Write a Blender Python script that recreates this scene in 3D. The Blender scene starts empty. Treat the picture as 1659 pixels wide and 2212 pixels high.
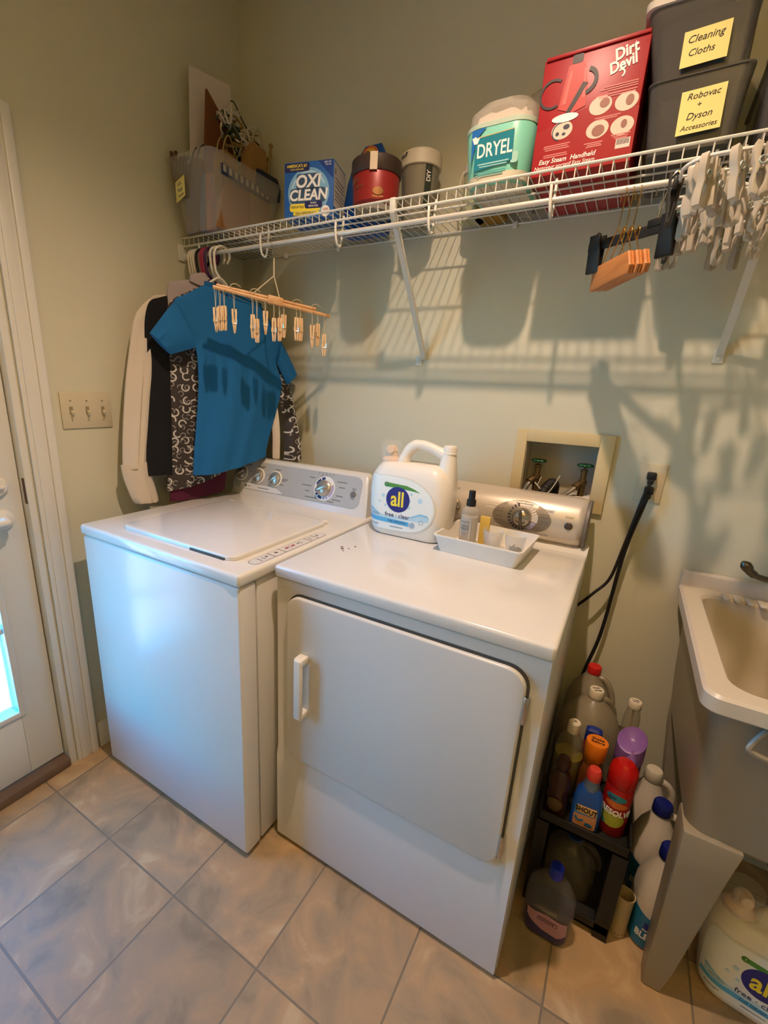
import bpy, bmesh, math, random
from mathutils import Vector, Matrix
random.seed(7)
S = bpy.context.scene
COL = S.collection
PI = math.pi

# ------------------------------------------------------------------ camera
cam_d = bpy.data.cameras.new('camera')
cam = bpy.data.objects.new('camera', cam_d)
COL.objects.link(cam)
yaw, pitch, roll = -.5314, -.2807, .0448
fwd = Vector((math.sin(yaw)*math.cos(pitch), math.cos(yaw)*math.cos(pitch), math.sin(pitch)))
rt = Vector((math.cos(yaw), -math.sin(yaw), 0))
up = rt.cross(fwd)
r2 = rt*math.cos(roll) + up*math.sin(roll)
u2 = up*math.cos(roll) - rt*math.sin(roll)
m = Matrix((r2, u2, -fwd)).transposed().to_4x4()
m.translation = (1.5387, -1.5799, 1.3663)
cam.matrix_world = m
cam_d.sensor_fit = 'HORIZONTAL'
cam_d.sensor_width = 36
cam_d.lens = 36*972.888/1659
cam_d.shift_x = 62.68/1659
cam_d.shift_y = 15.99/1659
cam_d.clip_start = .02
S.camera = cam

# ------------------------------------------------------------------ light
S.view_settings.view_transform = 'Standard'
S.view_settings.look = 'None'
S.view_settings.exposure = 0.0
S.view_settings.gamma = 1
S.view_settings.use_curve_mapping = False
LAMP_W, LAMP_COL = 114.0, (1.0, .73, .55)
UP_W, UP_COL = 98.0, (1.0, .66, .20)
SKY_TINT = (.05, .95, 1.62, 1)
LAMP_CONE, LAMP_BLEND = 130, .9
SKY_STRENGTH = 2.8
SUN_STRENGTH = 32.0
w = bpy.data.worlds.new('sky'); S.world = w; w.use_nodes = True
nt = w.node_tree
bg = nt.nodes['Background']
sk = nt.nodes.new('ShaderNodeTexSky')
sk.sky_type = 'NISHITA'; sk.sun_disc = False
sk.sun_elevation = math.radians(48); sk.sun_rotation = math.radians(20)
tm = nt.nodes.new('ShaderNodeMix'); tm.data_type = 'RGBA'; tm.blend_type = 'MULTIPLY'; tm.inputs[0].default_value = 1
nt.links.new(sk.outputs[0], tm.inputs[6]); tm.inputs[7].default_value = SKY_TINT; nt.links.new(tm.outputs[2], bg.inputs[0])
bg.inputs[1].default_value = SKY_STRENGTH
sd = bpy.data.lights.new('sun', 'SUN'); sd.energy = SUN_STRENGTH; sd.angle = .01; sd.color = (.86, .92, 1)
so = bpy.data.objects.new('sun', sd); COL.objects.link(so)
so.rotation_euler = Vector((-.25, -.55, -.8)).to_track_quat('-Z', 'Y').to_euler()
so.location = (-3, 3, 5)
pd = bpy.data.lights.new('door_daylight_portal', 'AREA'); pd.shape = 'RECTANGLE'; pd.size = .7; pd.size_y = 1.6
pd.cycles.is_portal = True
po = bpy.data.objects.new('door_daylight_portal', pd); COL.objects.link(po)
po.location = (-.10, -1.36, 1.04); po.rotation_euler = Vector((1, 0, 0)).to_track_quat('-Z', 'Z').to_euler()

# ------------------------------------------------------------------ materials
def lin(h):
    h = h.lstrip('#'); o = []
    for i in (0, 2, 4):
        c = int(h[i:i+2], 16)/255
        o.append(c/12.92 if c <= .04045 else ((c+.055)/1.055)**2.4)
    return (*o, 1)
MATS = {}
def mat(name, col, rough=.5, metal=0, var=.05, scale=30, bump=0, alpha=1, trans=0, ior=1.45, spec=.5, coat=0, emit=0, bscale=None):
    if name in MATS: return MATS[name]
    M = bpy.data.materials.new(name); M.use_nodes = True
    n = M.node_tree.nodes; l = M.node_tree.links
    p = n['Principled BSDF']
    c = lin(col)
    tc = n.new('ShaderNodeTexCoord')
    nz = n.new('ShaderNodeTexNoise'); nz.inputs['Scale'].default_value = scale; nz.inputs['Detail'].default_value = 3
    l.new(tc.outputs['Object'], nz.inputs['Vector'])
    mx = n.new('ShaderNodeMix'); mx.data_type = 'RGBA'
    l.new(nz.outputs['Fac'], mx.inputs[0])
    mx.inputs[6].default_value = tuple(x*(1-var) for x in c[:3]) + (1,)
    mx.inputs[7].default_value = tuple(min(1, x*(1+var)) for x in c[:3]) + (1,)
    l.new(mx.outputs[2], p.inputs['Base Color'])
    p.inputs['Roughness'].default_value = rough
    p.inputs['Metallic'].default_value = metal
    p.inputs['Alpha'].default_value = alpha
    p.inputs['Transmission Weight'].default_value = trans
    p.inputs['IOR'].default_value = ior
    p.inputs['Specular IOR Level'].default_value = spec
    p.inputs['Coat Weight'].default_value = coat
    if bump:
        bn = n.new('ShaderNodeTexNoise'); bn.inputs['Scale'].default_value = bscale or scale*6; bn.inputs['Detail'].default_value = 4
        l.new(tc.outputs['Object'], bn.inputs['Vector'])
        b = n.new('ShaderNodeBump'); b.inputs['Strength'].default_value = bump; b.inputs['Distance'].default_value = .002
        l.new(bn.outputs['Fac'], b.inputs['Height']); l.new(b.outputs[0], p.inputs['Normal'])
    MATS[name] = M
    return M

def M_floor():
    M = bpy.data.materials.new('ceramic_floor_tile'); M.use_nodes = True
    n = M.node_tree.nodes; l = M.node_tree.links; p = n['Principled BSDF']
    tc = n.new('ShaderNodeTexCoord'); mp = n.new('ShaderNodeMapping')
    T = .3042
    mp.inputs['Location'].default_value = (-.1883, 1.0528, 0)
    l.new(tc.outputs['Object'], mp.inputs[0])
    br = n.new('ShaderNodeTexBrick'); br.offset = 0; br.squash = 1
    br.inputs['Scale'].default_value = 1
    br.inputs['Brick Width'].default_value = T; br.inputs['Row Height'].default_value = T
    br.inputs['Mortar Size'].default_value = .0029; br.inputs['Mortar Smooth'].default_value = .35
    br.inputs['Color1'].default_value = (.42, .42, .42, 1); br.inputs['Color2'].default_value = (.58, .58, .58, 1)
    br.inputs['Bias'].default_value = 0
    l.new(mp.outputs[0], br.inputs['Vector'])
    n1 = n.new('ShaderNodeTexNoise'); n1.inputs['Scale'].default_value = 6.5; n1.inputs['Detail'].default_value = 7; n1.inputs['Roughness'].default_value = .58; n1.inputs['Distortion'].default_value = .9
    # shift the mottling from tile to tile
    vm = n.new('ShaderNodeVectorMath'); vm.operation = 'MULTIPLY_ADD'; vm.inputs[1].default_value = (9, 9, 9)
    l.new(br.outputs['Color'], vm.inputs[0]); l.new(tc.outputs['Object'], vm.inputs[2])
    l.new(vm.outputs[0], n1.inputs['Vector'])
    cr = n.new('ShaderNodeValToRGB'); e = cr.color_ramp.elements
    e[0].position = .34; e[0].color = lin('#8d795b'); e[1].position = .68; e[1].color = lin('#c0a379')
    x = e.new(.45); x.color = lin('#a18968'); x = e.new(.58); x.color = lin('#b29168')
    l.new(n1.outputs['Fac'], cr.inputs[0])
    mx = n.new('ShaderNodeMix'); mx.data_type = 'RGBA'; mx.blend_type = 'OVERLAY'; mx.inputs[0].default_value = .45
    l.new(cr.outputs[0], mx.inputs[6]); l.new(br.outputs['Color'], mx.inputs[7])
    m2 = n.new('ShaderNodeMix'); m2.data_type = 'RGBA'
    l.new(br.outputs['Fac'], m2.inputs[0]); l.new(mx.outputs[2], m2.inputs[6]); m2.inputs[7].default_value = lin('#7f705a')
    l.new(m2.outputs[2], p.inputs['Base Color'])
    rg = n.new('ShaderNodeMapRange'); rg.inputs[3].default_value = .38; rg.inputs[4].default_value = .55
    l.new(n1.outputs['Fac'], rg.inputs[0]); l.new(rg.outputs[0], p.inputs['Roughness'])
    ma = n.new('ShaderNodeMath'); ma.operation = 'MULTIPLY_ADD'; ma.inputs[1].default_value = -1.6
    l.new(br.outputs['Fac'], ma.inputs[0]); l.new(n1.outputs['Fac'], ma.inputs[2])
    b = n.new('ShaderNodeBump'); b.inputs['Strength'].default_value = .35; b.inputs['Distance'].default_value = .003
    l.new(ma.outputs[0], b.inputs['Height']); l.new(b.outputs[0], p.inputs['Normal'])
    return M

def M_horseshoe():
    """dark brown cloth with scattered pale open rings"""
    M = bpy.data.materials.new('horseshoe_print_cloth'); M.use_nodes = True
    n = M.node_tree.nodes; l = M.node_tree.links; p = n['Principled BSDF']
    tc = n.new('ShaderNodeTexCoord')
    sep = n.new('ShaderNodeSeparateXYZ'); l.new(tc.outputs['Object'], sep.inputs[0])
    cmb = n.new('ShaderNodeCombineXYZ'); l.new(sep.outputs['Y'], cmb.inputs[0]); l.new(sep.outputs['Z'], cmb.inputs[1])
    def mathn(op, a, b=None):
        q = n.new('ShaderNodeMath'); q.operation = op
        for i, v in enumerate((a, b)):
            if v is None: continue
            if isinstance(v, (int, float)): q.inputs[i].default_value = v
            else: l.new(v, q.inputs[i])
        return q.outputs[0]
    out = None
    for sc, off, r0, r1 in ((27, 0, .27, .40), (34, 3.3, .24, .33)):
        mp = n.new('ShaderNodeVectorMath'); mp.operation = 'ADD'; mp.inputs[1].default_value = (off, off*1.7, 0)
        l.new(cmb.outputs[0], mp.inputs[0])
        sc_ = n.new('ShaderNodeVectorMath'); sc_.operation = 'SCALE'; sc_.inputs['Scale'].default_value = sc
        l.new(mp.outputs[0], sc_.inputs[0])
        vo = n.new('ShaderNodeTexVoronoi'); vo.voronoi_dimensions = '2D'; vo.inputs['Scale'].default_value = 1; vo.inputs['Randomness'].default_value = .7
        l.new(sc_.outputs[0], vo.inputs['Vector'])
        d = vo.outputs['Distance']
        ring = mathn('MULTIPLY', mathn('GREATER_THAN', d, r0), mathn('LESS_THAN', d, r1))
        df = n.new('ShaderNodeVectorMath'); df.operation = 'SUBTRACT'
        l.new(sc_.outputs[0], df.inputs[0]); l.new(vo.outputs['Position'], df.inputs[1])
        s2 = n.new('ShaderNodeSeparateXYZ'); l.new(df.outputs[0], s2.inputs[0])
        ang = mathn('ARCTAN2', s2.outputs['Y'], s2.outputs['X'])
        sc3 = n.new('ShaderNodeSeparateColor'); l.new(vo.outputs['Color'], sc3.inputs[0])
        rel = mathn('SINE', mathn('MULTIPLY', mathn('ADD', ang, mathn('MULTIPLY', sc3.outputs[0], 6.28)), .5))
        gap = mathn('GREATER_THAN', mathn('ABSOLUTE', rel), .42)
        keep = mathn('GREATER_THAN', sc3.outputs[1], .12)
        v = mathn('MULTIPLY', mathn('MULTIPLY', ring, gap), keep)
        out = v if out is None else mathn('MAXIMUM', out, mathn('MULTIPLY', v, .55))
    mx = n.new('ShaderNodeMix'); mx.data_type = 'RGBA'
    l.new(out, mx.inputs[0]); mx.inputs[6].default_value = lin('#3a322f'); mx.inputs[7].default_value = lin('#c9c4bd')
    l.new(mx.outputs[2], p.inputs['Base Color']); p.inputs['Roughness'].default_value = .85
    return M

def M_wood(name, a, b, scale=9, axis='Y'):
    M = bpy.data.materials.new(name); M.use_nodes = True
    n = M.node_tree.nodes; l = M.node_tree.links; p = n['Principled BSDF']
    tc = n.new('ShaderNodeTexCoord'); mp = n.new('ShaderNodeMapping')
    mp.inputs['Scale'].default_value = {'Y': (8, .8, 8), 'Z': (8, 8, .8)}[axis]
    l.new(tc.outputs['Object'], mp.inputs[0])
    nz = n.new('ShaderNodeTexNoise'); nz.inputs['Scale'].default_value = scale; nz.inputs['Detail'].default_value = 5
    l.new(mp.outputs[0], nz.inputs['Vector'])
    cr = n.new('ShaderNodeValToRGB'); cr.color_ramp.elements[0].position = .3; cr.color_ramp.elements[1].position = .7
    cr.color_ramp.elements[0].color = lin(a); cr.color_ramp.elements[1].color = lin(b)
    l.new(nz.outputs['Fac'], cr.inputs[0]); l.new(cr.outputs[0], p.inputs['Base Color'])
    p.inputs['Roughness'].default_value = .5
    return M

WALL = mat('painted_wall', '#cdc8ae', .62, var=.015, scale=3, bump=.12, bscale=260)
TRIM = mat('white_trim_paint', '#d9d6cc', .35, var=.01)
CEIL = mat('ceiling_paint', '#cfcabb', .8, var=.01)
FLOOR = M_floor()
ENAMEL = mat('white_enamel', '#dfdbd4', .16, var=.01, coat=.3)
ENAMEL3 = mat('white_enamel_orange_peel', '#dfdbd4', .22, var=.01, spec=.5, coat=0)
ENAMEL2 = mat('white_enamel_satin', '#d3cfc8', .27, var=.01)
WIRE = mat('white_coated_wire', '#d6d3c6', .35, var=.02)
WPLAST = mat('white_plastic', '#e4dfd5', .35, var=.02)
CHROME = mat('chrome', '#c9c6c0', .18, metal=1, var=.02)
STEELD = mat('dark_steel', '#6a645b', .35, metal=1, var=.05)
BRASS = mat('brass_wire', '#c9a65a', .25, metal=1, var=.05)
BLACKP = mat('black_plastic', '#141313', .5, var=.1)
RUBBER = mat('black_rubber', '#161311', .6, var=.1)
SILVER = mat('silver_panel', '#aeaca6', .5, metal=0, var=.01)
CHAMP = mat('champagne_panel', '#cbbfae', .34, metal=.35, var=.01)
IVORY = mat('ivory_plastic', '#cdbd92', .4, var=.02)
IVORY2 = mat('almond_plastic', '#c9bd9f', .38, var=.02)
NAVY = mat('navy_ink', '#262a5e', .5, var=.02)
LILAC = mat('lilac_ink', '#a9a3c9', .5, var=.02)
INK = mat('black_ink', '#1b1a1a', .6, var=.02)
GREY_INK = mat('grey_ink', '#6f6c68', .6, var=.02)
REDINK = mat('red_ink', '#9c3a36', .6, var=.02)
WHITEINK = mat('white_ink', '#efebe3', .55, var=.01)
YELLOWINK = mat('yellow_ink', '#f2da3c', .5, var=.01)
NOTE = mat('yellow_sticky_note', '#e6d684', .7, var=.03)
WOODPIN = M_wood('clothespin_wood', '#d3a877', '#e8c79a', axis='Z')
WOODBAR = M_wood('dowel_wood', '#c48e58', '#dcae78')
WOODHANG = M_wood('hanger_wood', '#b06a33', '#cd8648')
STRING = mat('cotton_string', '#c9bb9b', .9, var=.1, scale=200)
CLEARP = mat('clear_plastic', '#e8e6e0', .12, alpha=.28, var=.01)
FROST = mat('frosted_plastic', '#d6d2c6', .3, alpha=.5, var=.02)
KRAFT = mat('kraft_paper', '#97703f', .8, var=.08, bump=.1)

# ------------------------------------------------------------------ mesh helpers
def rootloc(o):
    v = Vector((0, 0, 0))
    while o is not None:
        v += o.location; o = o.parent
    return v
def finish(bm, name, mt, smooth=35):
    bmesh.ops.recalc_face_normals(bm, faces=bm.faces)
    me = bpy.data.meshes.new(name); bm.to_mesh(me); bm.free()
    for f in me.polygons: f.use_smooth = True
    me.set_sharp_from_angle(angle=math.radians(smooth))
    if mt: me.materials.append(mt)
    return me
def obj(name, bm, mt, parent=None, local=False, smooth=35, label=None, cat=None, group=None, kind=None):
    """one mesh object; geometry given in world coordinates unless local"""
    if parent is None:
        lo = Vector((1e9,)*3); hi = -lo
        for v in bm.verts:
            for i in range(3): lo[i] = min(lo[i], v.co[i]); hi[i] = max(hi[i], v.co[i])
        loc = Vector(((lo.x+hi.x)/2, (lo.y+hi.y)/2, lo.z))
        bmesh.ops.translate(bm, verts=bm.verts, vec=-loc)
    else:
        loc = Vector((0, 0, 0))
        if not local: bmesh.ops.translate(bm, verts=bm.verts, vec=-rootloc(parent))
    o = bpy.data.objects.new(name, finish(bm, name, mt, smooth)); COL.objects.link(o)
    o.location = loc
    if parent: o.parent = parent
    if label: o['label'] = label
    if cat: o['category'] = cat
    if group: o['group'] = group
    if kind: o['kind'] = kind
    return o
def thing(name, label, cat, loc, rz=0, group=None):
    o = bpy.data.objects.new(name, None); COL.objects.link(o)
    o.empty_display_size = .05
    o.location = loc; o.rotation_euler = (0, 0, rz); o['label'] = label; o['category'] = cat
    if group: o['group'] = group
    return o
def dup(root, loc, label, rot=None):
    r = root.copy(); COL.objects.link(r); r.location = loc
    if rot is not None: r.rotation_euler = rot
    r['label'] = label
    def rec(src, dst):
        for ch in [c for c in COL.objects if c.parent == src]:
            c = ch.copy(); COL.objects.link(c); c.parent = dst
            rec(ch, c)
    rec(root, r)
    return r
def B(): return bmesh.new()
def box(bm, x0, x1, y0, y1, z0, z1, bev=0, seg=2, M=None):
    t = bmesh.new()
    bmesh.ops.create_cube(t, size=1)
    for v in t.verts:
        v.co = Vector((x0+(v.co.x+.5)*(x1-x0), y0+(v.co.y+.5)*(y1-y0), z0+(v.co.z+.5)*(z1-z0)))
    if bev: bmesh.ops.bevel(t, geom=t.edges[:], offset=bev, segments=seg, profile=.5, affect='EDGES')
    join(bm, t, M)
    return bm
def join(bm, t, M=None):
    if M is not None: bmesh.ops.transform(t, matrix=M, verts=t.verts)
    me = bpy.data.meshes.new('tmp'); t.to_mesh(me); t.free(); bm.from_mesh(me); bpy.data.meshes.remove(me)
def loft(bm, rings, cap0=True, cap1=True, closed=True):
    vs = [[bm.verts.new(p) for p in r] for r in rings]
    n = len(vs[0])
    for a, b in zip(vs[:-1], vs[1:]):
        for i in range(n if closed else n-1):
            j = (i+1) % n
            bm.faces.new((a[i], a[j], b[j], b[i]))
    if cap0: bm.faces.new(vs[0][::-1])
    if cap1: bm.faces.new(vs[-1])
    return bm
def rr(hx, hy, r, n=5):
    r = min(r, hx, hy); o = []
    for k, (sx, sy) in enumerate(((1, 1), (-1, 1), (-1, -1), (1, -1))):
        for i in range(n+1):
            a = k*PI/2 + i/n*PI/2
            o.append((sx*(hx-r)+r*math.cos(a), sy*(hy-r)+r*math.sin(a)))
    return o
def bottle(bm, cx, cy, prof, n=6, rz=0, caps=(True, True)):
    """prof: (z, hx, hy, corner radius[, dx, dy])"""
    c, s = math.cos(rz), math.sin(rz)
    R = []
    for q in prof:
        z, hx, hy, r = q[:4]; dx, dy = (q[4], q[5]) if len(q) > 4 else (0, 0)
        R.append([(cx+(x+dx)*c-(y+dy)*s, cy+(x+dx)*s+(y+dy)*c, z) for x, y in rr(hx, hy, r, n)])
    return loft(bm, R, *caps)
def lathe(bm, cx, cy, prof, n=24, caps=(True, True)):
    return loft(bm, [[(cx+r*math.cos(2*PI*i/n), cy+r*math.sin(2*PI*i/n), z) for i in range(n)] for r, z in prof], *caps)
def lathe_on(bm, P, axis, prof, n=20, caps=(True, True)):
    """prof (r, h) along an axis from P"""
    ax = Vector(axis).normalized(); P = Vector(P)
    a = ax.orthogonal().normalized(); b = ax.cross(a)
    return loft(bm, [[P+ax*h+(a*math.cos(2*PI*i/n)+b*math.sin(2*PI*i/n))*r for i in range(n)] for r, h in prof], *caps)
def spline(pts, k=6, closed=False):
    P = [Vector(p) for p in pts]; o = []
    n = len(P)
    for i in range(n if closed else n-1):
        p0 = P[(i-1) % n] if (closed or i > 0) else P[i]*2-P[i+1]
        p1 = P[i]; p2 = P[(i+1) % n]
        p3 = P[(i+2) % n] if (closed or i+2 < n) else p2*2-p1
        for j in range(k):
            t = j/k
            o.append(.5*((2*p1)+(p2-p0)*t+(2*p0-5*p1+4*p2-p3)*t*t+(3*p1-p0-3*p2+p3)*t**3))
    if not closed: o.append(P[-1])
    return o
def tube(bm, pts, r, n=8, closed=False, cap=True, flat=None):
    P = [Vector(p) for p in pts]; N = len(P)
    rad = r if isinstance(r, (list, tuple)) else [r]*N
    rings = []; a = None
    for i in range(N):
        t = (P[(i+1) % N]-P[i-1]) if closed else (P[min(i+1, N-1)]-P[max(i-1, 0)])
        t.normalize()
        if a is None: a = (Vector(flat) if flat else t.orthogonal())
        a = (a-t*a.dot(t)); a = a.normalized() if a.length > 1e-6 else t.orthogonal().normalized()
        b = t.cross(a)
        rings.append([P[i]+(a*math.cos(2*PI*k/n)+b*math.sin(2*PI*k/n))*rad[i] for k in range(n)])
    if closed:
        rings.append(rings[0]); loft(bm, rings, False, False); bmesh.ops.remove_doubles(bm, verts=bm.verts, dist=1e-6)
    else: loft(bm, rings, cap, cap)
    return bm
def frame(o, x, y):
    x = Vector(x).normalized(); z = x.cross(Vector(y)).normalized(); y = z.cross(x)
    M = Matrix((x, y, z)).transposed().to_4x4(); M.translation = Vector(o); return M
def prism(bm, poly, d0, d1, M, bev=0):
    """extruded flat polygon (list of 2D points) between local depths d0..d1"""
    t = bmesh.new()
    v = [t.verts.new((x, y, d0)) for x, y in poly]; f = t.faces.new(v)
    r = bmesh.ops.extrude_face_region(t, geom=[f])
    for e in r['geom']:
        if isinstance(e, bmesh.types.BMVert): e.co.z = d1
    bmesh.ops.recalc_face_normals(t, faces=t.faces)
    if bev:
        ed = [e for e in t.edges if all(abs(q.co.z-d1) < 1e-7 for q in e.verts)]
        bmesh.ops.bevel(t, geom=ed, offset=bev, segments=3, profile=.5, affect='EDGES')
    join(bm, t, M); return bm
def ell(cx, cy, rx, ry, n=28, a0=0, a1=2*PI):
    return [(cx+rx*math.cos(a0+(a1-a0)*i/n), cy+ry*math.sin(a0+(a1-a0)*i/n)) for i in range(n if a1-a0 > 6.28 else n+1)]
def rect(x0, x1, y0, y1): return [(x0, y0), (x1, y0), (x1, y1), (x0, y1)]
def rrect(x0, x1, y0, y1, r, n=5):
    return [(x+(x0+x1)/2, y+(y0+y1)/2) for x, y in rr((x1-x0)/2, (y1-y0)/2, r, n)]
def arcseg(cx, cy, r0, r1, a0, a1, n=5):
    return [(cx+r1*math.cos(a0+(a1-a0)*i/n), cy+r1*math.sin(a0+(a1-a0)*i/n)) for i in range(n+1)] + \
           [(cx+r0*math.cos(a1+(a0-a1)*i/n), cy+r0*math.sin(a1+(a0-a1)*i/n)) for i in range(n+1)]
def bend(bm, fn):
    for v in bm.verts: v.co = Vector(fn(v.co))
def decal(name, polys, M, mt, parent, d=.0005, base=.0002, fn=None):
    """printed flat shapes lying on a surface; fn maps local (x, y, depth) to world for curved surfaces"""
    bm = B()
    for q in polys: prism(bm, q, base, base+d, None if fn else M)
    if fn:
        bmesh.ops.triangulate(bm, faces=[f for f in bm.faces if len(f.verts) > 4])
        bend(bm, fn)
    return obj(name, bm, mt, parent)
def text_bm(s, size, bold=0, shear=0, align='CENTER', sx=1, space=1):
    cu = bpy.data.curves.new('t', 'FONT'); cu.body = s; cu.size = size; cu.align_x = align; cu.align_y = 'CENTER'
    cu.extrude = .0003; cu.offset = bold*size; cu.shear = shear; cu.space_character = space; cu.resolution_u = 3
    o = bpy.data.objects.new('t', cu); COL.objects.link(o)
    dg = bpy.context.evaluated_depsgraph_get(); dg.update()
    me = bpy.data.meshes.new_from_object(o.evaluated_get(dg))
    bpy.data.objects.remove(o); bpy.data.curves.remove(cu)
    bm = bmesh.new(); bm.from_mesh(me); bpy.data.meshes.remove(me)
    for v in bm.verts: v.co.x *= sx
    return bm
def text(name, items, M, mt, parent, fn=None, base=.0009):
    """items: (string, x, y, size, options); lettering as thin raised shapes"""
    bm = B()
    for it in items:
        s, x, y, size = it[:4]; kw = dict(it[4]) if len(it) > 4 else {}
        rot = kw.pop('rot', 0)
        t = text_bm(s, size, **kw)
        bmesh.ops.transform(t, matrix=Matrix.Translation((x, y, base)) @ Matrix.Rotation(rot, 4, 'Z'), verts=t.verts)
        join(bm, t)
    if fn: bend(bm, fn)
    else: bmesh.ops.transform(bm, matrix=M, verts=bm.verts)
    return obj(name, bm, mt, parent, smooth=10)
def FY(o): return frame(o, (1, 0, 0), (0, 0, 1))        # faces the room from the back wall (-y)
def FX(o): return frame(o, (0, 1, 0), (0, 0, 1))        # faces +x
def FZ(o): return frame(o, (1, 0, 0), (0, 1, 0))        # faces up
def cyl_fn(cx, cy, R, zc, a0=-PI/2):
    """wrap local x round a vertical cylinder; x=0 faces angle a0"""
    def f(v):
        a = a0 + v.x/R; r = R+v.z
        return (cx+r*math.cos(a), cy+r*math.sin(a), zc+v.y)
    return f

# ------------------------------------------------------------------ room shell
RX, RY, RZ = 2.95, -3.1, 2.74
def struct(name, bm, mt, parent=None, smooth=35):
    return obj(name, bm, mt, parent, smooth=smooth, kind='structure' if parent is None else None)
struct('floor', box(B(), -.12, RX, RY, .1, -.06, 0), FLOOR)
struct('ceiling', box(B(), -.12, RX, RY, .1, RZ, RZ+.06), CEIL)
bm = B()                                     # back wall with the recess of the laundry box
bx0, bx1, bz0, bz1 = 1.253, 1.470, 1.030, 1.230
box(bm, -.12, bx0, 0, .1, 0, RZ); box(bm, bx1, RX, 0, .1, 0, RZ)
box(bm, bx0, bx1, 0, .1, 0, bz0); box(bm, bx0, bx1, 0, .1, bz1, RZ); box(bm, bx0, bx1, .092, .1, bz0, bz1)
struct('wall_back', bm, WALL)
DY0, DY1, DZ = -1.762, -.925, 1.955          # door opening
bm = B()
box(bm, -.12, 0, DY1, 0, 0, RZ); box(bm, -.12, 0, RY, DY0, 0, RZ); box(bm, -.12, 0, DY0, DY1, DZ, RZ)
struct('wall_left', bm, WALL)
struct('wall_right', box(B(), RX, RX+.1, RY, .1, 0, RZ), WALL)
struct('wall_front', box(B(), -.12, RX, RY-.1, RY, 0, RZ), WALL)
bm = B(); box(bm, 0, .013, DY1+.088, -.0005, 0, .105, .003); box(bm, 0, .013, RY, DY0-.09, 0, .105, .003)
struct('baseboard_left', bm, TRIM)
bm = B(); box(bm, .014, RX, -.013, 0, 0, .105, .003)
struct('baseboard_back', bm, TRIM)
bm = B()                                     # moulded casing, jambs and head
for y0, y1 in ((DY1+.006, DY1+.082), (DY0-.082, DY0-.006)):
    o_ = 1 if y0 > -1.5 else -1
    a, b = (y0, y1) if o_ > 0 else (y1, y0)
    box(bm, 0, .012, y0, y1, 0, DZ+.082, .002); box(bm, 0, .019, *sorted((b-o_*.004, b-o_*.028)), 0, DZ+.082, .003)
    box(bm, 0, .016, *sorted((a+o_*.012, a+o_*.04)), 0, DZ+.05, .003)
box(bm, 0, .012, DY0-.006, DY1+.006, DZ+.006, DZ+.082, .002); box(bm, 0, .019, DY0-.05, DY1+.05, DZ+.054, DZ+.078, .003)
box(bm, -.12, .004, DY1-.018, DY1+.001, 0, DZ, .001); box(bm, -.12, .004, DY0-.001, DY0+.018, 0, DZ, .001); box(bm, -.12, .004, DY0, DY1, DZ-.018, DZ, .001)
box(bm, -.098, -.078, DY1-.032, DY1-.018, 0, DZ, .001)
struct('trim_1', bm, TRIM)
struct('trim_2', box(B(), -.13, .012, DY0+.018, DY1-.018, 0, .034, .006), mat('oak_threshold', '#6d5644', .5, var=.15, scale=25))
# glazed door
d = thing('door_1', 'white glazed back door with divided lites in the left wall', 'door', (-.05, -1.345, .036))
d['kind'] = 'structure'
ya, yb, za, zb, xf, xb = DY0+.021, DY1-.021, .04, DZ-.022, -.030, -.074
ga, gb, gz0, gz1 = ya+.115, yb-.105, .285, 1.80
bm = B()
box(bm, xb, xf, ya, ga, za, zb, .002); box(bm, xb, xf, gb, yb, za, zb, .002)
box(bm, xb, xf, ga, gb, za, gz0, .002); box(bm, xb, xf, ga, gb, gz1, zb, .002)
obj('door_leaf', bm, TRIM, d)
bm = B()
for side in (xf-.002, xb-.006):
    for y0, y1, z0, z1 in ((ga-.012, ga+.006, gz0-.012, gz1+.012), (gb-.006, gb+.012, gz0-.012, gz1+.012), (ga, gb, gz0-.012, gz0+.006), (ga, gb, gz1-.006, gz1+.012)):
        box(bm, side, side+.010, y0, y1, z0, z1, .003)
obj('glazing_bead', bm, TRIM, d)
bm = B(); cw = (gb-ga)/3; ch = (gz1-gz0)/5
for i in (1, 2): box(bm, xb+.008, xf-.006, ga+i*cw-.011, ga+i*cw+.011, gz0, gz1, .004)
for i in (1, 2, 3, 4): box(bm, xb+.008, xf-.006, ga, gb, gz0+i*ch-.011, gz0+i*ch+.011, .004)
obj('muntin', bm, TRIM, d)
GLASS = mat('window_glass', '#f4f8fa', .02, alpha=.12, var=.0, spec=.6)
obj('glass_pane', box(B(), -.054, -.050, ga, gb, gz0, gz1), GLASS, d)
bm = B()
lathe_on(bm, (xf, yb-.062, .945), (1, 0, 0), [(.03, 0), (.031, .008), (.02, .012), (.012, .014), (.012, .04)])
tube(bm, spline([(xf+.045, yb-.062, .945), (xf+.05, yb-.08, .945), (xf+.05, yb-.13, .948), (xf+.046, yb-.175, .945)], 5), [.011]*5+[.010]*5+[.008]*5+[.007], 10)
obj('lever_handle', bm, WPLAST, d)
bm = B(); lathe_on(bm, (xf, yb-.062, 1.045), (1, 0, 0), [(.03, 0), (.03, .008), (.024, .014), (.0, .015)], caps=(True, False)); box(bm, xf+.013, xf+.027, yb-.077, yb-.047, 1.040, 1.050, .003)
obj('deadbolt_turn', bm, WPLAST, d)
obj('strike_plate', box(B(), -.016, -.002, DY1-.0190, DY1-.0172, .985, 1.065), mat('aged_brass', '#5a3d2c', .4, metal=.7), d)
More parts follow.
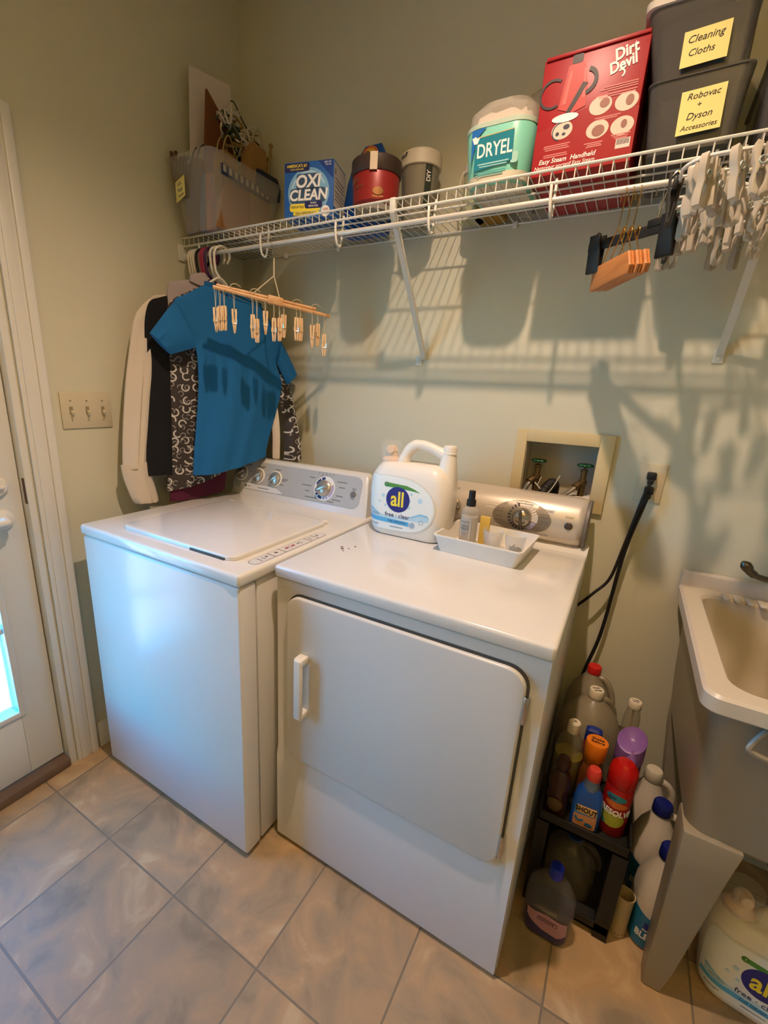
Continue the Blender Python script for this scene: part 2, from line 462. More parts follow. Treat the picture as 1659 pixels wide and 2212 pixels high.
# patio outside the door
bm = B(); box(bm, -7, -.45, -7, 4, -.20, -.14)
struct('patio_floor', bm, mat('pink_patio_concrete', '#d8a690', .8, var=.08, scale=4))
deck = thing('deck_steps', 'weathered grey board step outside the glazed door', 'step', (-.3, -1.35, -.14))
bm = B()
for k in range(3): box(bm, -.24-.1*(k+1)+.004, -.24-.1*k, -2.3, -.5, -.04, -.012, .003)
obj('step_boards', bm, M_wood('weathered_board', '#6f6a66', '#8b857f'), deck)
for yy in (-2.2, -.6): obj('step_bearer', box(B(), -.53, -.24, yy, yy+.04, -.14, -.04), M_wood('weathered_bearer', '#5f5a56', '#777169'), deck)

# recessed ceiling downlight (above the frame, the room's lamp)
LPX, LPY = 1.25, -.96
lf = thing('ceiling_light', 'white recessed ceiling downlight above the dryer', 'light', (LPX, LPY, 2.71))
obj('trim_ring', lathe(B(), LPX, LPY, [(.072, 2.7395), (.072, 2.7345), (.095, 2.732), (.098, 2.7345), (.098, 2.7395)], 40, (False, False)), TRIM, lf)
obj('lamp_base', lathe(B(), LPX, LPY, [(.030, 2.7395), (.028, 2.728), (.02, 2.726)], 24, (False, True)), WPLAST, lf)
pl = bpy.data.lights.new('lamp_bulb', 'SPOT'); pl.energy = LAMP_W; pl.color = LAMP_COL; pl.shadow_soft_size = .022
pl.spot_size = math.radians(LAMP_CONE); pl.spot_blend = LAMP_BLEND
lo = bpy.data.objects.new('lamp_bulb', pl); COL.objects.link(lo); lo.parent = lf; lo.location = (0, 0, -.02)

# bowl uplight added behind the camera; fills the shadows by way of the ceiling
ul = thing('added_fill_uplight', 'added white bowl uplight, out of view, that fills the shadows', 'light', (1.95, -2.45, 2.02))
obj('bowl', lathe(B(), 1.95, -2.45, [(.03, 2.02), (.14, 2.06), (.20, 2.14), (.196, 2.142), (.135, 2.066), (.03, 2.03)], 40), TRIM, ul)
for k in range(3):
    a = k*2*PI/3; obj('hanging_cord', tube(B(), [(1.95+.19*math.cos(a), -2.45+.19*math.sin(a), 2.138), (1.95, -2.45, 2.735)], .0015, 6), TRIM, ul)
u_ = bpy.data.lights.new('fill_uplight_bulb', 'SPOT'); u_.energy = UP_W; u_.color = UP_COL; u_.shadow_soft_size = .05; u_.spot_size = math.radians(150); u_.spot_blend = .5
uo = bpy.data.objects.new('fill_uplight_bulb', u_); COL.objects.link(uo); uo.parent = ul; uo.location = (0, 0, .10); uo.rotation_euler = (PI, 0, 0)

# ------------------------------------------------------------------ washing machine
WX0, WX1, WY0, WY1, WZ = .104, .790, -.850, -.118, .9205
ws = thing('washing_machine', 'white top-loading washing machine with a shut lid beside the door', 'washing machine', (.447, -.49, 0))
obj('cabinet', box(B(), WX0+.003, WX1-.003, WY0+.065, WY1, .02, .886, .004), ENAMEL2, ws)
obj('front_panel', box(B(), WX0, WX1, WY0, WY0+.062, .0185, .884, .009, 3), ENAMEL3, ws)
bm = B(); box(bm, WX0-.004, WX1+.004, WY0-.004, WY1, .886, WZ, .010, 4)
obj('top_panel', bm, ENAMEL, ws)
for x in (WX0+.05, WX1-.05):
    for y in (WY0+.06, WY1-.06):
        obj('foot', lathe(B(), x, y, [(.018, 0), (.018, .012), (.008, .014), (.008, .03)], 14), RUBBER, ws)
LX0, LX1, LY0, LY1 = .236, .719, -.800, -.362
bm = B(); prism(bm, rrect(LX0, LX1, LY0, LY1, .03, 6), .0006, .013, FZ((0, 0, WZ)), .004)
lid = obj('lid', bm, ENAMEL, ws)
obj('finger_recess_shade', box(B(), .555, .69, LY0-.003, LY0+.004, WZ+.0004, WZ+.007, .002), mat('painted_recess_shadow', '#4a4643', .6), lid)  # dark block paints the shade of the finger gap at the lid front
for x in (LX0+.02, LX1-.02): obj('lid_hinge', box(B(), x-.013, x+.013, LY1, LY1+.012, WZ, WZ+.01, .003), WPLAST, lid)
DM = FZ((0, 0, WZ))
st = decal('usage_strip', [rrect(.742, .777, -.777, -.452, .014, 6)], DM, mat('grey_outline_ink', '#6a5d50', .5), ws, d=.0003)
decal('strip_face', [rrect(.7435, .7755, -.7755, -.4535, .013, 6)], DM, ENAMEL, st, d=.0005)
decal('strip_bars', [rect(.744, .775, y, y+.005) for y in (-.70, -.655, -.535, -.50)], DM, mat('tan_grey_ink', '#9c8f80', .6), st, d=.0008)
decal('strip_red_marks', [ell(.757, y, .005, .007, 12) for y in (-.628, -.60)] + [rect(.75, .766, -.615, -.6125)], DM, REDINK, st, d=.0008)
decal('strip_grey_marks', [rect(.75, .77, -.745, -.742), rect(.752, .768, -.73, -.727), ell(.757, -.715, .005, .005, 10), ell(.757, -.675, .006, .006, 10), rect(.75, .766, -.567, -.564), ell(.757, -.577, .004, .005, 10), rect(.75, .767, -.52, -.517), ell(.757, -.482, .005, .005, 10)], DM, GREY_INK, st, d=.0008)
# console
bm = B()
prof = [(-.218, WZ-.001), (-.212, .936), (-.170, 1.062), (-.160, 1.070), (-.132, 1.070), (-.119, 1.055), (-.119, WZ-.001)]
rings = []
for x, s in ((WX0+.002, .90), (WX0+.006, .97), (WX0+.016, 1), (WX1-.046, 1), (WX1-.036, .97), (WX1-.030, .92)):
    rings.append([(x+(0.02 if x > .5 else 0)*(1-(z-WZ)/.15), -.165+(y+.165)*(s if y < -.14 else 1), WZ+(z-WZ)*s) for y, z in prof])
loft(bm, rings)
con = obj('console', bm, ENAMEL2, ws)
# sloping face: local x along the console, y up the slope
cb, ct = Vector((0, -.2125, .936)), Vector((0, -.170, 1.062))
CM = frame(cb, (1, 0, 0), ct-cb)
CL = (ct-cb).length
def cpoly():
    return rrect(.123, .742, .010, CL-.005, .028, 6)
face = decal('control_face', [cpoly()], CM, SILVER, ws, d=.0012)
decal('face_badge', [[(.16, .0105), (.36, .0105), (.39, .014), (.37, .024), (.345, .034), (.16, .034)]], CM, mat('pale_badge', '#dcdad5', .4), face, d=.0016)
for kx, ky in ((.155, .072), (.248, .070), (.340, .069)):
    kb = obj('knob', None or lathe_on(B(), CM @ Vector((kx, ky, .0014)), CM.to_3x3() @ Vector((0, 0, 1)), [(.033, 0), (.033, .004), (.029, .006), (.0285, .003)], 32), WPLAST, ws)
    gb_ = lathe_on(B(), CM @ Vector((kx, ky, .003)), CM.to_3x3() @ Vector((0, 0, 1)), [(.027, 0), (.026, .010), (.018, .015), (0, .016)], 28, (True, False))
    g_ = obj('knob_dome', gb_, mat('knob_silver', '#c2beb6', .25, metal=.7), kb)
    t = B(); box(t, -.006, .006, -.024, .024, .008, .024, .005); bmesh.ops.transform(t, matrix=CM @ Matrix.Translation((kx, ky, 0)) @ Matrix.Rotation(-1.0, 4, 'Z'), verts=t.verts)
    obj('knob_grip', t, mat('knob_silver', '#c2beb6', .25, metal=.7), kb)
dx, dy = .583, .066
dark, lil = [], []
for a0, a1 in ((95, 118), (125, 163), (190, 205), (212, 226), (234, 262)): dark.append(arcseg(dx, dy, .033, .043, math.radians(a0), math.radians(a1)))
for a0, a1 in ((-38, 25), (272, 284), (292, 304), (312, 322)): lil.append(arcseg(dx, dy, .033, .043, math.radians(a0), math.radians(a1)))
dl = obj('cycle_dial', lathe_on(B(), CM @ Vector((dx, dy, .0014)), CM.to_3x3() @ Vector((0, 0, 1)), [(.047, 0), (.047, .0015), (.033, .002), (0, .002)], 40, (True, False)), WPLAST, ws)
decal('dial_dark_marks', dark, CM, NAVY, dl, d=.0016, base=.002)
decal('dial_pale_marks', lil, CM, LILAC, dl, d=.0016, base=.002)
obj('dial_dome', lathe_on(B(), CM @ Vector((dx, dy, .003)), CM.to_3x3() @ Vector((0, 0, 1)), [(.031, 0), (.030, .011), (.02, .018), (0, .020)], 32, (True, False)), mat('knob_silver', '#c2beb6', .25, metal=.7), dl)
t = B(); box(t, -.007, .007, -.028, .028, .01, .029, .006); bmesh.ops.transform(t, matrix=CM @ Matrix.Translation((dx, dy, 0)) @ Matrix.Rotation(-1.15, 4, 'Z'), verts=t.verts)
obj('dial_grip', t, mat('knob_silver', '#c2beb6', .25, metal=.7), dl)
sb = obj('start_button', lathe_on(B(), CM @ Vector((.712, .062, .001)), CM.to_3x3() @ Vector((0, 0, 1)), [(.011, 0), (.011, .004), (.007, .006), (0, .006)], 20, (True, False)), mat('grey_button', '#6f6a66', .4), ws)
ink = [rect(.165, .20, .109, .112), rect(.235, .275, .1085, .1115), rect(.24, .27, .104, .1065), rect(.33, .358, .106, .109),
       rect(.366, .402, .072, .0745), rect(.366, .395, .066, .0685), rect(.36, .385, .048, .051), rect(.20, .212, .08, .0815), rect(.29, .303, .08, .0815)]
for x, y, wd in ((.505, .099, .026), (.635, .098, .042), (.645, .078, .026), (.475, .066, .045), (.495, .045, .02), (.50, .022, .055), (.605, .018, .028), (.625, .028, .038), (.64, .045, .030)): ink.append(rect(x, x+wd, y, y+.003))
for i in range(5): ink += [rect(.545+i*.016, .5475+i*.016, .117, .1195), rect(.544+i*.016, .550+i*.016, .123, .1245)]
for x in (.563, .583): ink.append(arcseg(x, .113, .004, .005, 0, 6.2, 12))
ink += [rect(.255, .315, .020, .0225), ell(.188, .022, .006, .006, 12), rect(.198, .215, .021, .0235)]
decal('panel_lettering', ink, CM, GREY_INK, face, d=.0020)
text('start_lettering', [('Start', .712, .083, .0095), ('Pull', .712, .076, .006), ('to Start', .712, .045, .006)], CM, GREY_INK, face, base=.0016)
decal('black_sticker_dot', [ell(.138, .118, .009, .009, 18)], CM, INK, face, d=.0024)

# ------------------------------------------------------------------ dryer
DX0, DX1, DYF, DYB = .8086, 1.4946, -.7394, -.075
dr = thing('dryer', 'white front-loading clothes dryer right of the washing machine', 'dryer', (1.1516, -.41, 0))
bm = B(); box(bm, DX0, DX1, DYF+.0125, DYB, .0134, .886, .006, 3)
obj('cabinet', bm, ENAMEL2, dr)
bm = B()                                     # front panel, its lower part standing slightly proud
fp = [(DX0+.001, .014), (DX1-.001, .014)]
rings = [[(x, y, z) for x, y in ((DX0+.001, DYF+.016), (DX0+.003, DYF+dy_), (DX1-.003, DYF+dy_), (DX1-.001, DYF+.012))] for z, dy_ in ((.0135, .002), (.016, 0), (.318, 0), (.343, .006), (.882, .006), (.884, .008))]
loft(bm, rings)
obj('front_panel', bm, ENAMEL2, dr, smooth=20)
bm = B(); box(bm, DX0-.001, DX1+.002, DYF-.004, -.135, .886, .9198, .009, 4)
rings = [[(x, -.145, .890), (x, -.145, .9194), (x, -.125, .922), (x, -.108, .932), (x, -.075, .934), (x, -.075, .890)] for x in (DX0, DX1+.001)]
loft(bm, rings)
obj('top_panel', bm, ENAMEL, dr)
for x in (DX0+.05, DX1-.05):
    for y in (DYF+.06, DYB-.06):
        obj('foot', lathe(B(), x, y, [(.018, 0), (.018, .012), (.008, .014), (.008, .03)], 14), RUBBER, dr)
FM = FY((0, DYF+.006, 0))
bm = B(); prism(bm, rrect(.851, 1.461, .343, .854, .045, 8), 0, .0022, FM)
obj('door_gap_shade', bm, mat('painted_gap_shade', '#4d4944', .6), dr)  # dark slab paints the shade in the gap round the door
bm = B(); prism(bm, rrect(.8525, 1.4555, .3425, .8485, .043, 8), .0024, .0135, FM, .005)
door = obj('door', bm, ENAMEL2, dr)
bm = B()
hx = .914
for z in (.517, .682): box(bm, hx-.014, hx+.014, DYF-.036, DYF-.0065, z-.011, z+.011, .004)
box(bm, hx-.013, hx+.013, DYF-.040, DYF-.027, .508, .692, .006, 3)
obj('door_handle', bm, WPLAST, door)
for z0, z1 in ((.737, .800), (.380, .443)):
    bm = B(); lathe_on(bm, (1.4595, DYF-.008, z0), (0, 0, 1), [(.0045, 0), (.0055, .003), (.0055, z1-z0-.003), (.0045, z1-z0)], 12); box(bm, 1.455, 1.466, DYF-.0055, DYF+.006, z0+.006, z1-.006, .001)
    obj('hinge', bm, CHROME, dr)
# dryer console with a bellied face
def belly(z):
    P = [(.930, -.098), (.936, -.112), (.955, -.128), (.985, -.136), (1.015, -.133), (1.045, -.117), (1.066, -.094), (1.076, -.078)]
    for (za_, ya_), (zb_, yb_) in zip(P[:-1], P[1:]):
        if z <= zb_: return ya_+(yb_-ya_)*(z-za_)/(zb_-za_)
    return P[-1][1]
zs = [.930, .936, .945, .955, .970, .985, 1.0, 1.015, 1.03, 1.045, 1.056, 1.066, 1.073, 1.076]
bm = B(); rings = []
for x, s in ((DX0+.012, .80), (DX0+.016, .93), (DX0+.028, 1), (1.452, 1), (1.466, .95), (1.472, .86)):
    ring = []
    for z in zs: ring.append((x, -.06+(belly(z)+.06)*s, .93+(z-.93)*(.55+.45*s) + (1-s)*.03))
    ring += [(x, -.05, .93+.146*(.55+.45*s)+(1-s)*.03), (x, -.042, .95)]
    rings.append(ring)
loft(bm, rings)
dcon = obj('console', bm, CHAMP, dr)
bm = B(); rings = []
for x, s in ((1.4715, .92), (1.4735, 1.03), (1.481, 1.03), (1.4835, .92)):
    ring = [(x, -.06+(belly(z)+.06)*s, .93+(z-.93)*(.6+.4*s)+(1-s)*.03) for z in zs] + [(x, -.045, 1.07), (x, -.04, .945)]
    rings.append(ring)
loft(bm, rings)
obj('console_end_cap', bm, mat('dark_taupe_plastic', '#6d6257', .45), dr)
obj('console_foot', box(B(), DX0+.03, 1.47, -.10, -.045, .925, .945, .004), mat('dark_taupe_plastic', '#6d6257', .45), dr)
def bf(v): return (v.x, belly(v.y)-v.z, v.y)
def bdecal(name, polys, mt, parent, d=.0006, base=.0003):
    bm = B()
    for q in polys:
        t = B(); prism(t, q, base, base+d, None)
        top = max(y for x, y in q); bot = min(y for x, y in q)
        bmesh.ops.triangulate(t, faces=[f for f in t.faces if len(f.verts) > 4])
        for zc in zs:
            if bot < zc < top:
                bmesh.ops.bisect_plane(t, geom=t.verts[:]+t.edges[:]+t.faces[:], plane_co=(0, zc, 0), plane_no=(0, 1, 0), dist=1e-7)
        join(bm, t)
    bend(bm, bf)
    return obj(name, bm, mt, parent)
el = bdecal('cycle_oval', [ell(1.294, 1.002, .089, .050, 48)], mat('brushed_taupe', '#958a7c', .35, metal=.5), dr)
bdecal('oval_pale_sector', [arcseg(1.296, 1.004, .03, .045, math.radians(a), math.radians(a+8), 2) for a in range(20, 90, 12)] + [arcseg(1.296, 1.004, .03, .048, math.radians(-15), math.radians(18), 6)], mat('pale_sector', '#d8cfc4', .4), el, d=.001)
bdecal('oval_dark_marks', [arcseg(1.296, 1.004, .033, .043, math.radians(a), math.radians(a+9), 2) for a in range(110, 290, 15)], mat('charcoal_ink', '#3f3d40', .5), el, d=.001)
bdecal('oval_lilac_sector', [arcseg(1.296, 1.004, .033, .046, math.radians(-60), math.radians(-18), 8)], LILAC, el, d=.001)
bdecal('oval_fine_lettering', [rect(1.216, 1.238, z, z+.0018) for z in (.985, .995, 1.012, 1.02)] + [rect(1.35, 1.375, z, z+.0018) for z in (.992, 1.0, 1.012, 1.02)] + [rect(1.27, 1.325, z, z+.0018) for z in (1.043, .962, .968)], mat('fine_ink', '#6a6057', .5), el, d=.001)
kd = obj('cycle_knob', lathe_on(B(), (1.296, belly(1.004)-.0005, 1.004), (0, -1, .08), [(.029, 0), (.028, .008), (.022, .016), (.012, .021), (0, .022)], 32, (True, False)), mat('knob_steel', '#b5aca0', .2, metal=.9), dr)
t = B(); box(t, -.005, .005, -.030, .027, .012, .027, .005); bmesh.ops.transform(t, matrix=FY((1.296, belly(1.004), 1.002)) @ Matrix.Rotation(.12, 4, 'Z'), verts=t.verts)
obj('knob_ridge', t, mat('knob_dark_steel', '#7d746a', .25, metal=.9), kd)
k2 = obj('side_knob', lathe_on(B(), (1.075, belly(1.01)-.0005, 1.01), (0, -1, .08), [(.024, 0), (.023, .008), (.016, .014), (0, .016)], 28, (True, False)), mat('knob_steel', '#b5aca0', .2, metal=.9), dr)
obj('start_button', lathe_on(B(), (1.432, belly(1.0)-.0005, 1.0), (0, -1, .05), [(.0115, 0), (.0115, .003), (.008, .0055), (0, .006)], 24, (True, False)), mat('brown_button', '#4a3c36', .25), dr)
tg = []
for s_, x, z in (('COTTONS', 1.200, 1.024), ('EASY CARE', 1.362, 1.032), ('TIME DRY', 1.240, .961), ('DELICATES', 1.358, .958)):
    wd = .0052*len(s_)
    bdecal('cycle_tag', [rect(x-wd/2-.002, x+wd/2+.002, z-.0055, z+.0055)], mat('pale_tag', '#d2c7b8', .4), dr, d=.0004)
    tg.append((s_, x, z, .0085))
tg += [('START', 1.432, 1.024, .0085), ('CARE', 1.07, 1.058, .008)]
text('console_lettering', tg, None, mat('tag_ink', '#7c6c5c', .5), dr, fn=bf, base=.0008)
# specks of dark lint and scuffs on the two tops
bm = B()
for x, y, r in ((.876, -.520, .003), (.884, -.532, .0035), (.899, -.52, .002), (.906, -.495, .0025), (.895, -.545, .002)):
    prism(bm, ell(x, y, r*1.6, r, 8), 0, .0008, FZ((0, 0, .9199)))
obj('lint_specks', bm, mat('brown_lint', '#5d3a30', .9), None, label='dark lint specks on the dryer top in front of the detergent jug', cat='lint', kind='stuff')

# ------------------------------------------------------------------ wire shelf
ZS, YF = 1.8712, -.310
sh = thing('wire_shelf', 'long white wire shelf with a hanging rod along the back wall', 'shelf', (1.47, -.15, 1.80))
bm = B()
n_w = int(2.92/.0253)
for i in range(n_w):
    x = .012+i*.0253
    tube(bm, [(x, -.007, ZS), (x, YF+.004, ZS), (x, YF, ZS-.002), (x, YF, ZS-.0285)], .0014, 5)
obj('deck_wires', bm, WIRE, sh)
bm = B()
for y, z, r in ((-.007, ZS-.003, .003), (-.105, ZS-.003, .0026), (-.205, ZS-.003, .0026)):
    tube(bm, [(.004, y, z), (2.94, y, z)], r, 8)
obj('long_wires', bm, WIRE, sh)
bm = B()
tube(bm, [(.004, YF-.001, ZS+.0005), (2.94, YF-.001, ZS+.0005)], .0033, 8); tube(bm, [(.004, YF-.001, ZS-.0268), (2.94, YF-.001, ZS-.0268)], .0036, 8)
obj('front_lip', bm, WIRE, sh)
ROD_Z, ROD_Y = 1.811, -.305
obj('hanging_rod', tube(B(), [(.012, ROD_Y, ROD_Z), (2.93, ROD_Y, ROD_Z)], .0068, 14), mat('steel_rod', '#d3cfc4', .28, metal=.25, var=.02), sh)
for hx_ in (.09, .383, .68, .976, 1.28, 1.585, 1.89):
    bm = B()
    p = spline([(hx_, YF+.004, ZS-.024), (hx_+.002, -.313, 1.835), (hx_+.004, -.315, 1.808), (hx_+.006, -.311, 1.786), (hx_+.007, -.300, 1.779), (hx_+.007, -.290, 1.787), (hx_+.006, -.282, 1.82), (hx_+.004, -.272, ZS-.004)], 5)
    tube(bm, p, .0035, 8, flat=(1, 0, 0))
    obj('rod_hook', bm, WIRE, sh)
for (x0, x1, zf) in ((.868, .848, 1.470), (1.705, 1.704, 1.486)):
    bm = B()
    top, ft = Vector((x0, -.307, 1.845)), Vector((x1, -.006, zf+.012))
    t = B(); L_ = (ft-top).length
    for xx in (-.008, .0065): box(t, xx, xx+.0015, 0, L_, -.005, .006)
    box(t, -.008, .008, 0, L_, -.0065, -.005)
    join(bm, t, frame(top, (1, 0, 0), ft-top))
    box(bm, x0-.009, x0+.009, -.314, -.298, 1.838, 1.877, .003)
    box(bm, x1-.012, x1+.012, -.004, -.0005, zf-.012, zf+.022, .001)
    lathe_on(bm, (x1, -.004, zf), (0, -1, 0), [(.0055, 0), (.005, .002), (0, .003)], 12, (True, False))
    obj('support_brace', bm, WIRE, sh)
bm = B()
for x in (.24, .49, .75, 1.13, 1.505, 1.80, 2.2, 2.6): box(bm, x-.007, x+.007, -.012, -.0005, ZS-.014, ZS+.004, .002)
obj('wall_clips', bm, WPLAST, sh)
bm = B(); box(bm, .001, .008, -.335, -.272, 1.795, 1.850, .002); lathe_on(bm, (.008, ROD_Y, ROD_Z), (1, 0, 0), [(.012, 0), (.012, .008)], 14)
obj('rod_end_bracket', bm, WIRE, sh)

# ------------------------------------------------------------------ clothes and hangers
def hanger_mesh(th=.0045):
    bm = B()
    hook = [(0, .023, -.030), (0, .030, -.010), (0, .024, .010), (0, .006, .019), (0, -.014, .014), (0, -.026, -.004), (0, -.024, -.035), (0, -.016, -.066), (0, 0, -.083)]
    tube(bm, spline(hook, 5), th, 10, flat=(1, 0, 0))
    fr = spline([(0, 0, -.085), (0, .04, -.113), (0, .10, -.170), (0, .142, -.228), (0, .132, -.242), (0, .07, -.240), (0, -.07, -.240), (0, -.132, -.242), (0, -.142, -.228), (0, -.10, -.170), (0, -.04, -.113)], 5, closed=True)
    tube(bm, fr, th*.95, 10, closed=True, flat=(1, 0, 0))
    return finish(bm, 'coat_hanger', None)
HM = {}
def hanger(x, rz, col, label, roll_=0):
    key = col[0]
    if key not in HM:
        HM[key] = hanger_mesh(); HM[key].materials.append(mat(*col))
    o = bpy.data.objects.new('coat_hanger', HM[key]); COL.objects.link(o)
    o.location = (x, -.285, 1.8155); o.rotation_euler = (roll_, 0, rz)
    o['label'] = label; o['category'] = 'hanger'; o['group'] = 'plastic hangers on the left end of the rod'
    return o
WH = ('white_hanger_plastic', '#d8cfbd', .35); PK = ('pink_hanger_plastic', '#9c2c48', .35); BK = ('black_hanger_plastic', '#191817', .35); PU = ('purple_hanger_plastic', '#43224f', .35)
hanger(.030, -.02, WH, 'white plastic hanger nearest the left wall on the rod')
hanger(.044, -.04, WH, 'second white plastic hanger from the left wall')
hanger(.057, -.06, WH, 'white plastic hanger touching the black hanger')
hanger(.072, -.08, BK, 'black plastic hanger between white and pink ones')
hanger(.094, -.12, PK, 'pink plastic hanger next to the black hanger')
hanger(.107, -.18, PK, 'pink plastic hanger next to the purple hanger')
hanger(.120, -.22, PU, 'dark purple plastic hanger between pink and white ones')
hanger(.148, -.30, WH, 'white plastic hanger holding the dark blouse behind the blue tee')
hanger(.172, -.345, WH, 'white plastic hanger holding the blue tee, outermost of the row', -.12)

def cloth_loft(bm, levels, nrm, t=.022, fold=.006, seed=0, n=14, k=5, cap=True, edge=.006):
    """levels: (A, B) end points of each cross row; puffed to either side along nrm"""
    nrm = Vector(nrm).normalized(); rnd = random.Random(seed); ph = [rnd.uniform(0, 6.28) for _ in range(6)]
    ringz = []
    for li, lv in enumerate(levels):
        A, Bp = Vector(lv[0]), Vector(lv[-1]); Mid = Vector(lv[1]) if len(lv) == 3 else (A+Bp)/2
        q = li/max(1, len(levels)-1); pts = []
        def P(s): return A*(1-s)*(1-2*s) + Mid*4*s*(1-s) + Bp*s*(2*s-1)
        for i in range(n+1):
            s = i/n; puff = edge+(t-edge)*math.sin(PI*s)**.6
            f = fold*q*(math.sin(s*17+ph[0]+q*1.2)+.6*math.sin(s*29+ph[1]-q*2)) + fold*.8*math.sin(s*6+ph[2]+q*4)
            pts.append(P(s)+nrm*(puff*.5+f*math.sin(PI*s)**.5))
        for i in range(n+1):
            s = 1-i/n; puff = edge+(t-edge)*math.sin(PI*s)**.6
            f = fold*.6*q*math.sin(s*15+ph[3]+q)
            pts.append(P(s)-nrm*(puff*.5-f*math.sin(PI*s)**.5))
        ringz.append(pts)
    cols = [spline([r[i] for r in ringz], k) for i in range(len(ringz[0]))]
    rings = [[c[j] for c in cols] for j in range(len(cols[0]))]
    return loft(bm, rings, cap, cap)
def planer(x0, k):
    def f(y, z): return Vector((x0+k*(y+.285), y, z))
    return f, Vector((1, -k, 0)).normalized()
BLUE = mat('cobalt_jersey', '#0e5f95', .85, var=.07, scale=14, bump=.25, bscale=900)
f, nb = planer(.196, .36)
tee = thing('tee_shirt', 'cobalt blue short-sleeved tee hanging outermost above the washing machine', 'shirt', (.196, -.285, 1.05))
bm = B()
cloth_loft(bm, [(f(-.362, 1.700), f(-.27, 1.664), f(-.165, 1.662)), (f(-.42, 1.662), f(-.27, 1.63), f(-.118, 1.600)), (f(-.466, 1.628), f(-.27, 1.60), f(-.086, 1.550)),
    (f(-.436, 1.555), f(-.26, 1.54), f(-.094, 1.500)), (f(-.404, 1.488), f(-.25, 1.48), f(-.104, 1.458)), (f(-.400, 1.382), f(-.08, 1.382)),
    (f(-.408, 1.29), f(-.10, 1.287)), (f(-.418, 1.207), f(-.13, 1.19)), (f(-.430, 1.11), f(-.30, 1.10), f(-.148, 1.12)), (f(-.436, 1.038), f(-.318, 1.046), f(-.150, 1.090))], nb, .040, .005, 3, 22)
obj('body', bm, BLUE, tee)
bm = B(); cloth_loft(bm, [(f(-.466, 1.628), f(-.404, 1.490)), (f(-.498, 1.588), f(-.432, 1.480)), (f(-.546, 1.522), f(-.487, 1.460))], nb, .038, .003, 4, 10)
obj('sleeve', bm, BLUE, tee)
bm = B(); cloth_loft(bm, [(f(-.100, 1.458), f(-.086, 1.550)), (f(-.080, 1.42), f(-.050, 1.49)), (f(-.056, 1.378), f(-.013, 1.424))], nb, .030, .003, 5, 10)
obj('sleeve', bm, BLUE, tee)
bm = B(); tube(bm, spline([f(-.362, 1.701)+nb*.006, f(-.31, 1.684)+nb*.014, f(-.25, 1.664)+nb*.018, f(-.20, 1.658)+nb*.014, f(-.165, 1.662)+nb*.006, f(-.20, 1.672)-nb*.010, f(-.28, 1.694)-nb*.014, f(-.345, 1.706)-nb*.006], 5, True), .0045, 8, closed=True)
obj('neckband', bm, BLUE, tee)

HS = M_horseshoe()
f, nb2 = planer(.136, .36)
br = thing('print_blouse', 'dark brown blouse with pale horseshoe print behind the blue tee', 'blouse', (.136, -.285, .96))
bm = B()
cloth_loft(bm, [(f(-.36, 1.69), f(-.20, 1.675)), (f(-.45, 1.62), f(-.12, 1.58)), (f(-.455, 1.47), f(-.11, 1.45)), (f(-.465, 1.32), f(-.11, 1.30)), (f(-.478, 1.15), f(-.13, 1.15)), (f(-.486, 1.06), f(-.245, 1.085)), (f(-.494, .972), f(-.385, .992), f(-.262, 1.035))], nb2, .024, .004, 8, 18)
obj('body', bm, HS, br)
bm = B()
cloth_loft(bm, [((.190, -.105, 1.50), (.215, -.065, 1.53)), ((.232, -.085, 1.42), (.262, -.040, 1.42)), ((.268, -.078, 1.28), (.305, -.036, 1.28)), ((.285, -.080, 1.15), (.338, -.038, 1.14)), ((.283, -.082, 1.076), (.345, -.040, 1.076))], (.6, -.8, 0), .030, .002, 9, 10)
obj('sleeve', bm, HS, br)
f, nb3 = planer(.116, .30)
bu = thing('burgundy_skirt', 'burgundy skirt whose hem shows just above the washing machine lid', 'skirt', (.116, -.285, .93))
bm = B(); cloth_loft(bm, [(f(-.42, 1.55), f(-.16, 1.55)), (f(-.45, 1.30), f(-.15, 1.30)), (f(-.468, 1.10), f(-.235, 1.12)), (f(-.482, .930), f(-.38, .932), f(-.268, .952))], nb3, .018, .003, 10, 14)
obj('cloth', bm, mat('burgundy_cloth', '#4f1230', .85, var=.1, bump=.2), bu)
f, nb4 = planer(.104, .18)
mv = thing('pale_shirt', 'pale mauve collared shirt between the black top and blue tee', 'shirt', (.104, -.285, 1.1))
MAUVE = mat('pale_mauve_cloth', '#a89a97', .85, var=.05, scale=12, bump=.2)
bm = B(); cloth_loft(bm, [(f(-.355, 1.722), f(-.295, 1.725)), (f(-.40, 1.708), f(-.22, 1.700)), (f(-.440, 1.690), f(-.15, 1.66)), (f(-.448, 1.60), f(-.12, 1.55)), (f(-.44, 1.40), f(-.12, 1.40)), (f(-.44, 1.2), f(-.12, 1.2)), (f(-.44, 1.10), f(-.14, 1.11))], nb4, .020, .003, 12, 14)
obj('body', bm, MAUVE, mv)
bm = B(); cloth_loft(bm, [(f(-.368, 1.712)+nb4*.012, f(-.30, 1.700)+nb4*.016, f(-.245, 1.712)+nb4*.012), (f(-.366, 1.728)+nb4*.010, f(-.30, 1.722)+nb4*.012, f(-.25, 1.732)+nb4*.010), (f(-.355, 1.738), f(-.30, 1.752), f(-.262, 1.742))], nb4, .014, .001, 13, 10)
obj('collar', bm, MAUVE, mv)
bm = B(); cloth_loft(bm, [((.165, -.115, 1.52), (.180, -.085, 1.55)), ((.205, -.115, 1.40), (.232, -.09, 1.40)), ((.245, -.112, 1.22), (.268, -.090, 1.22)), ((.250, -.114, 1.08), (.272, -.094, 1.078))], (.6, -.8, 0), .016, .001, 14, 8)
obj('sleeve', bm, mat('off_white_cotton', '#cfc3b2', .85, var=.04, scale=12, bump=.2), mv)
f, nb5 = planer(.080, .06)
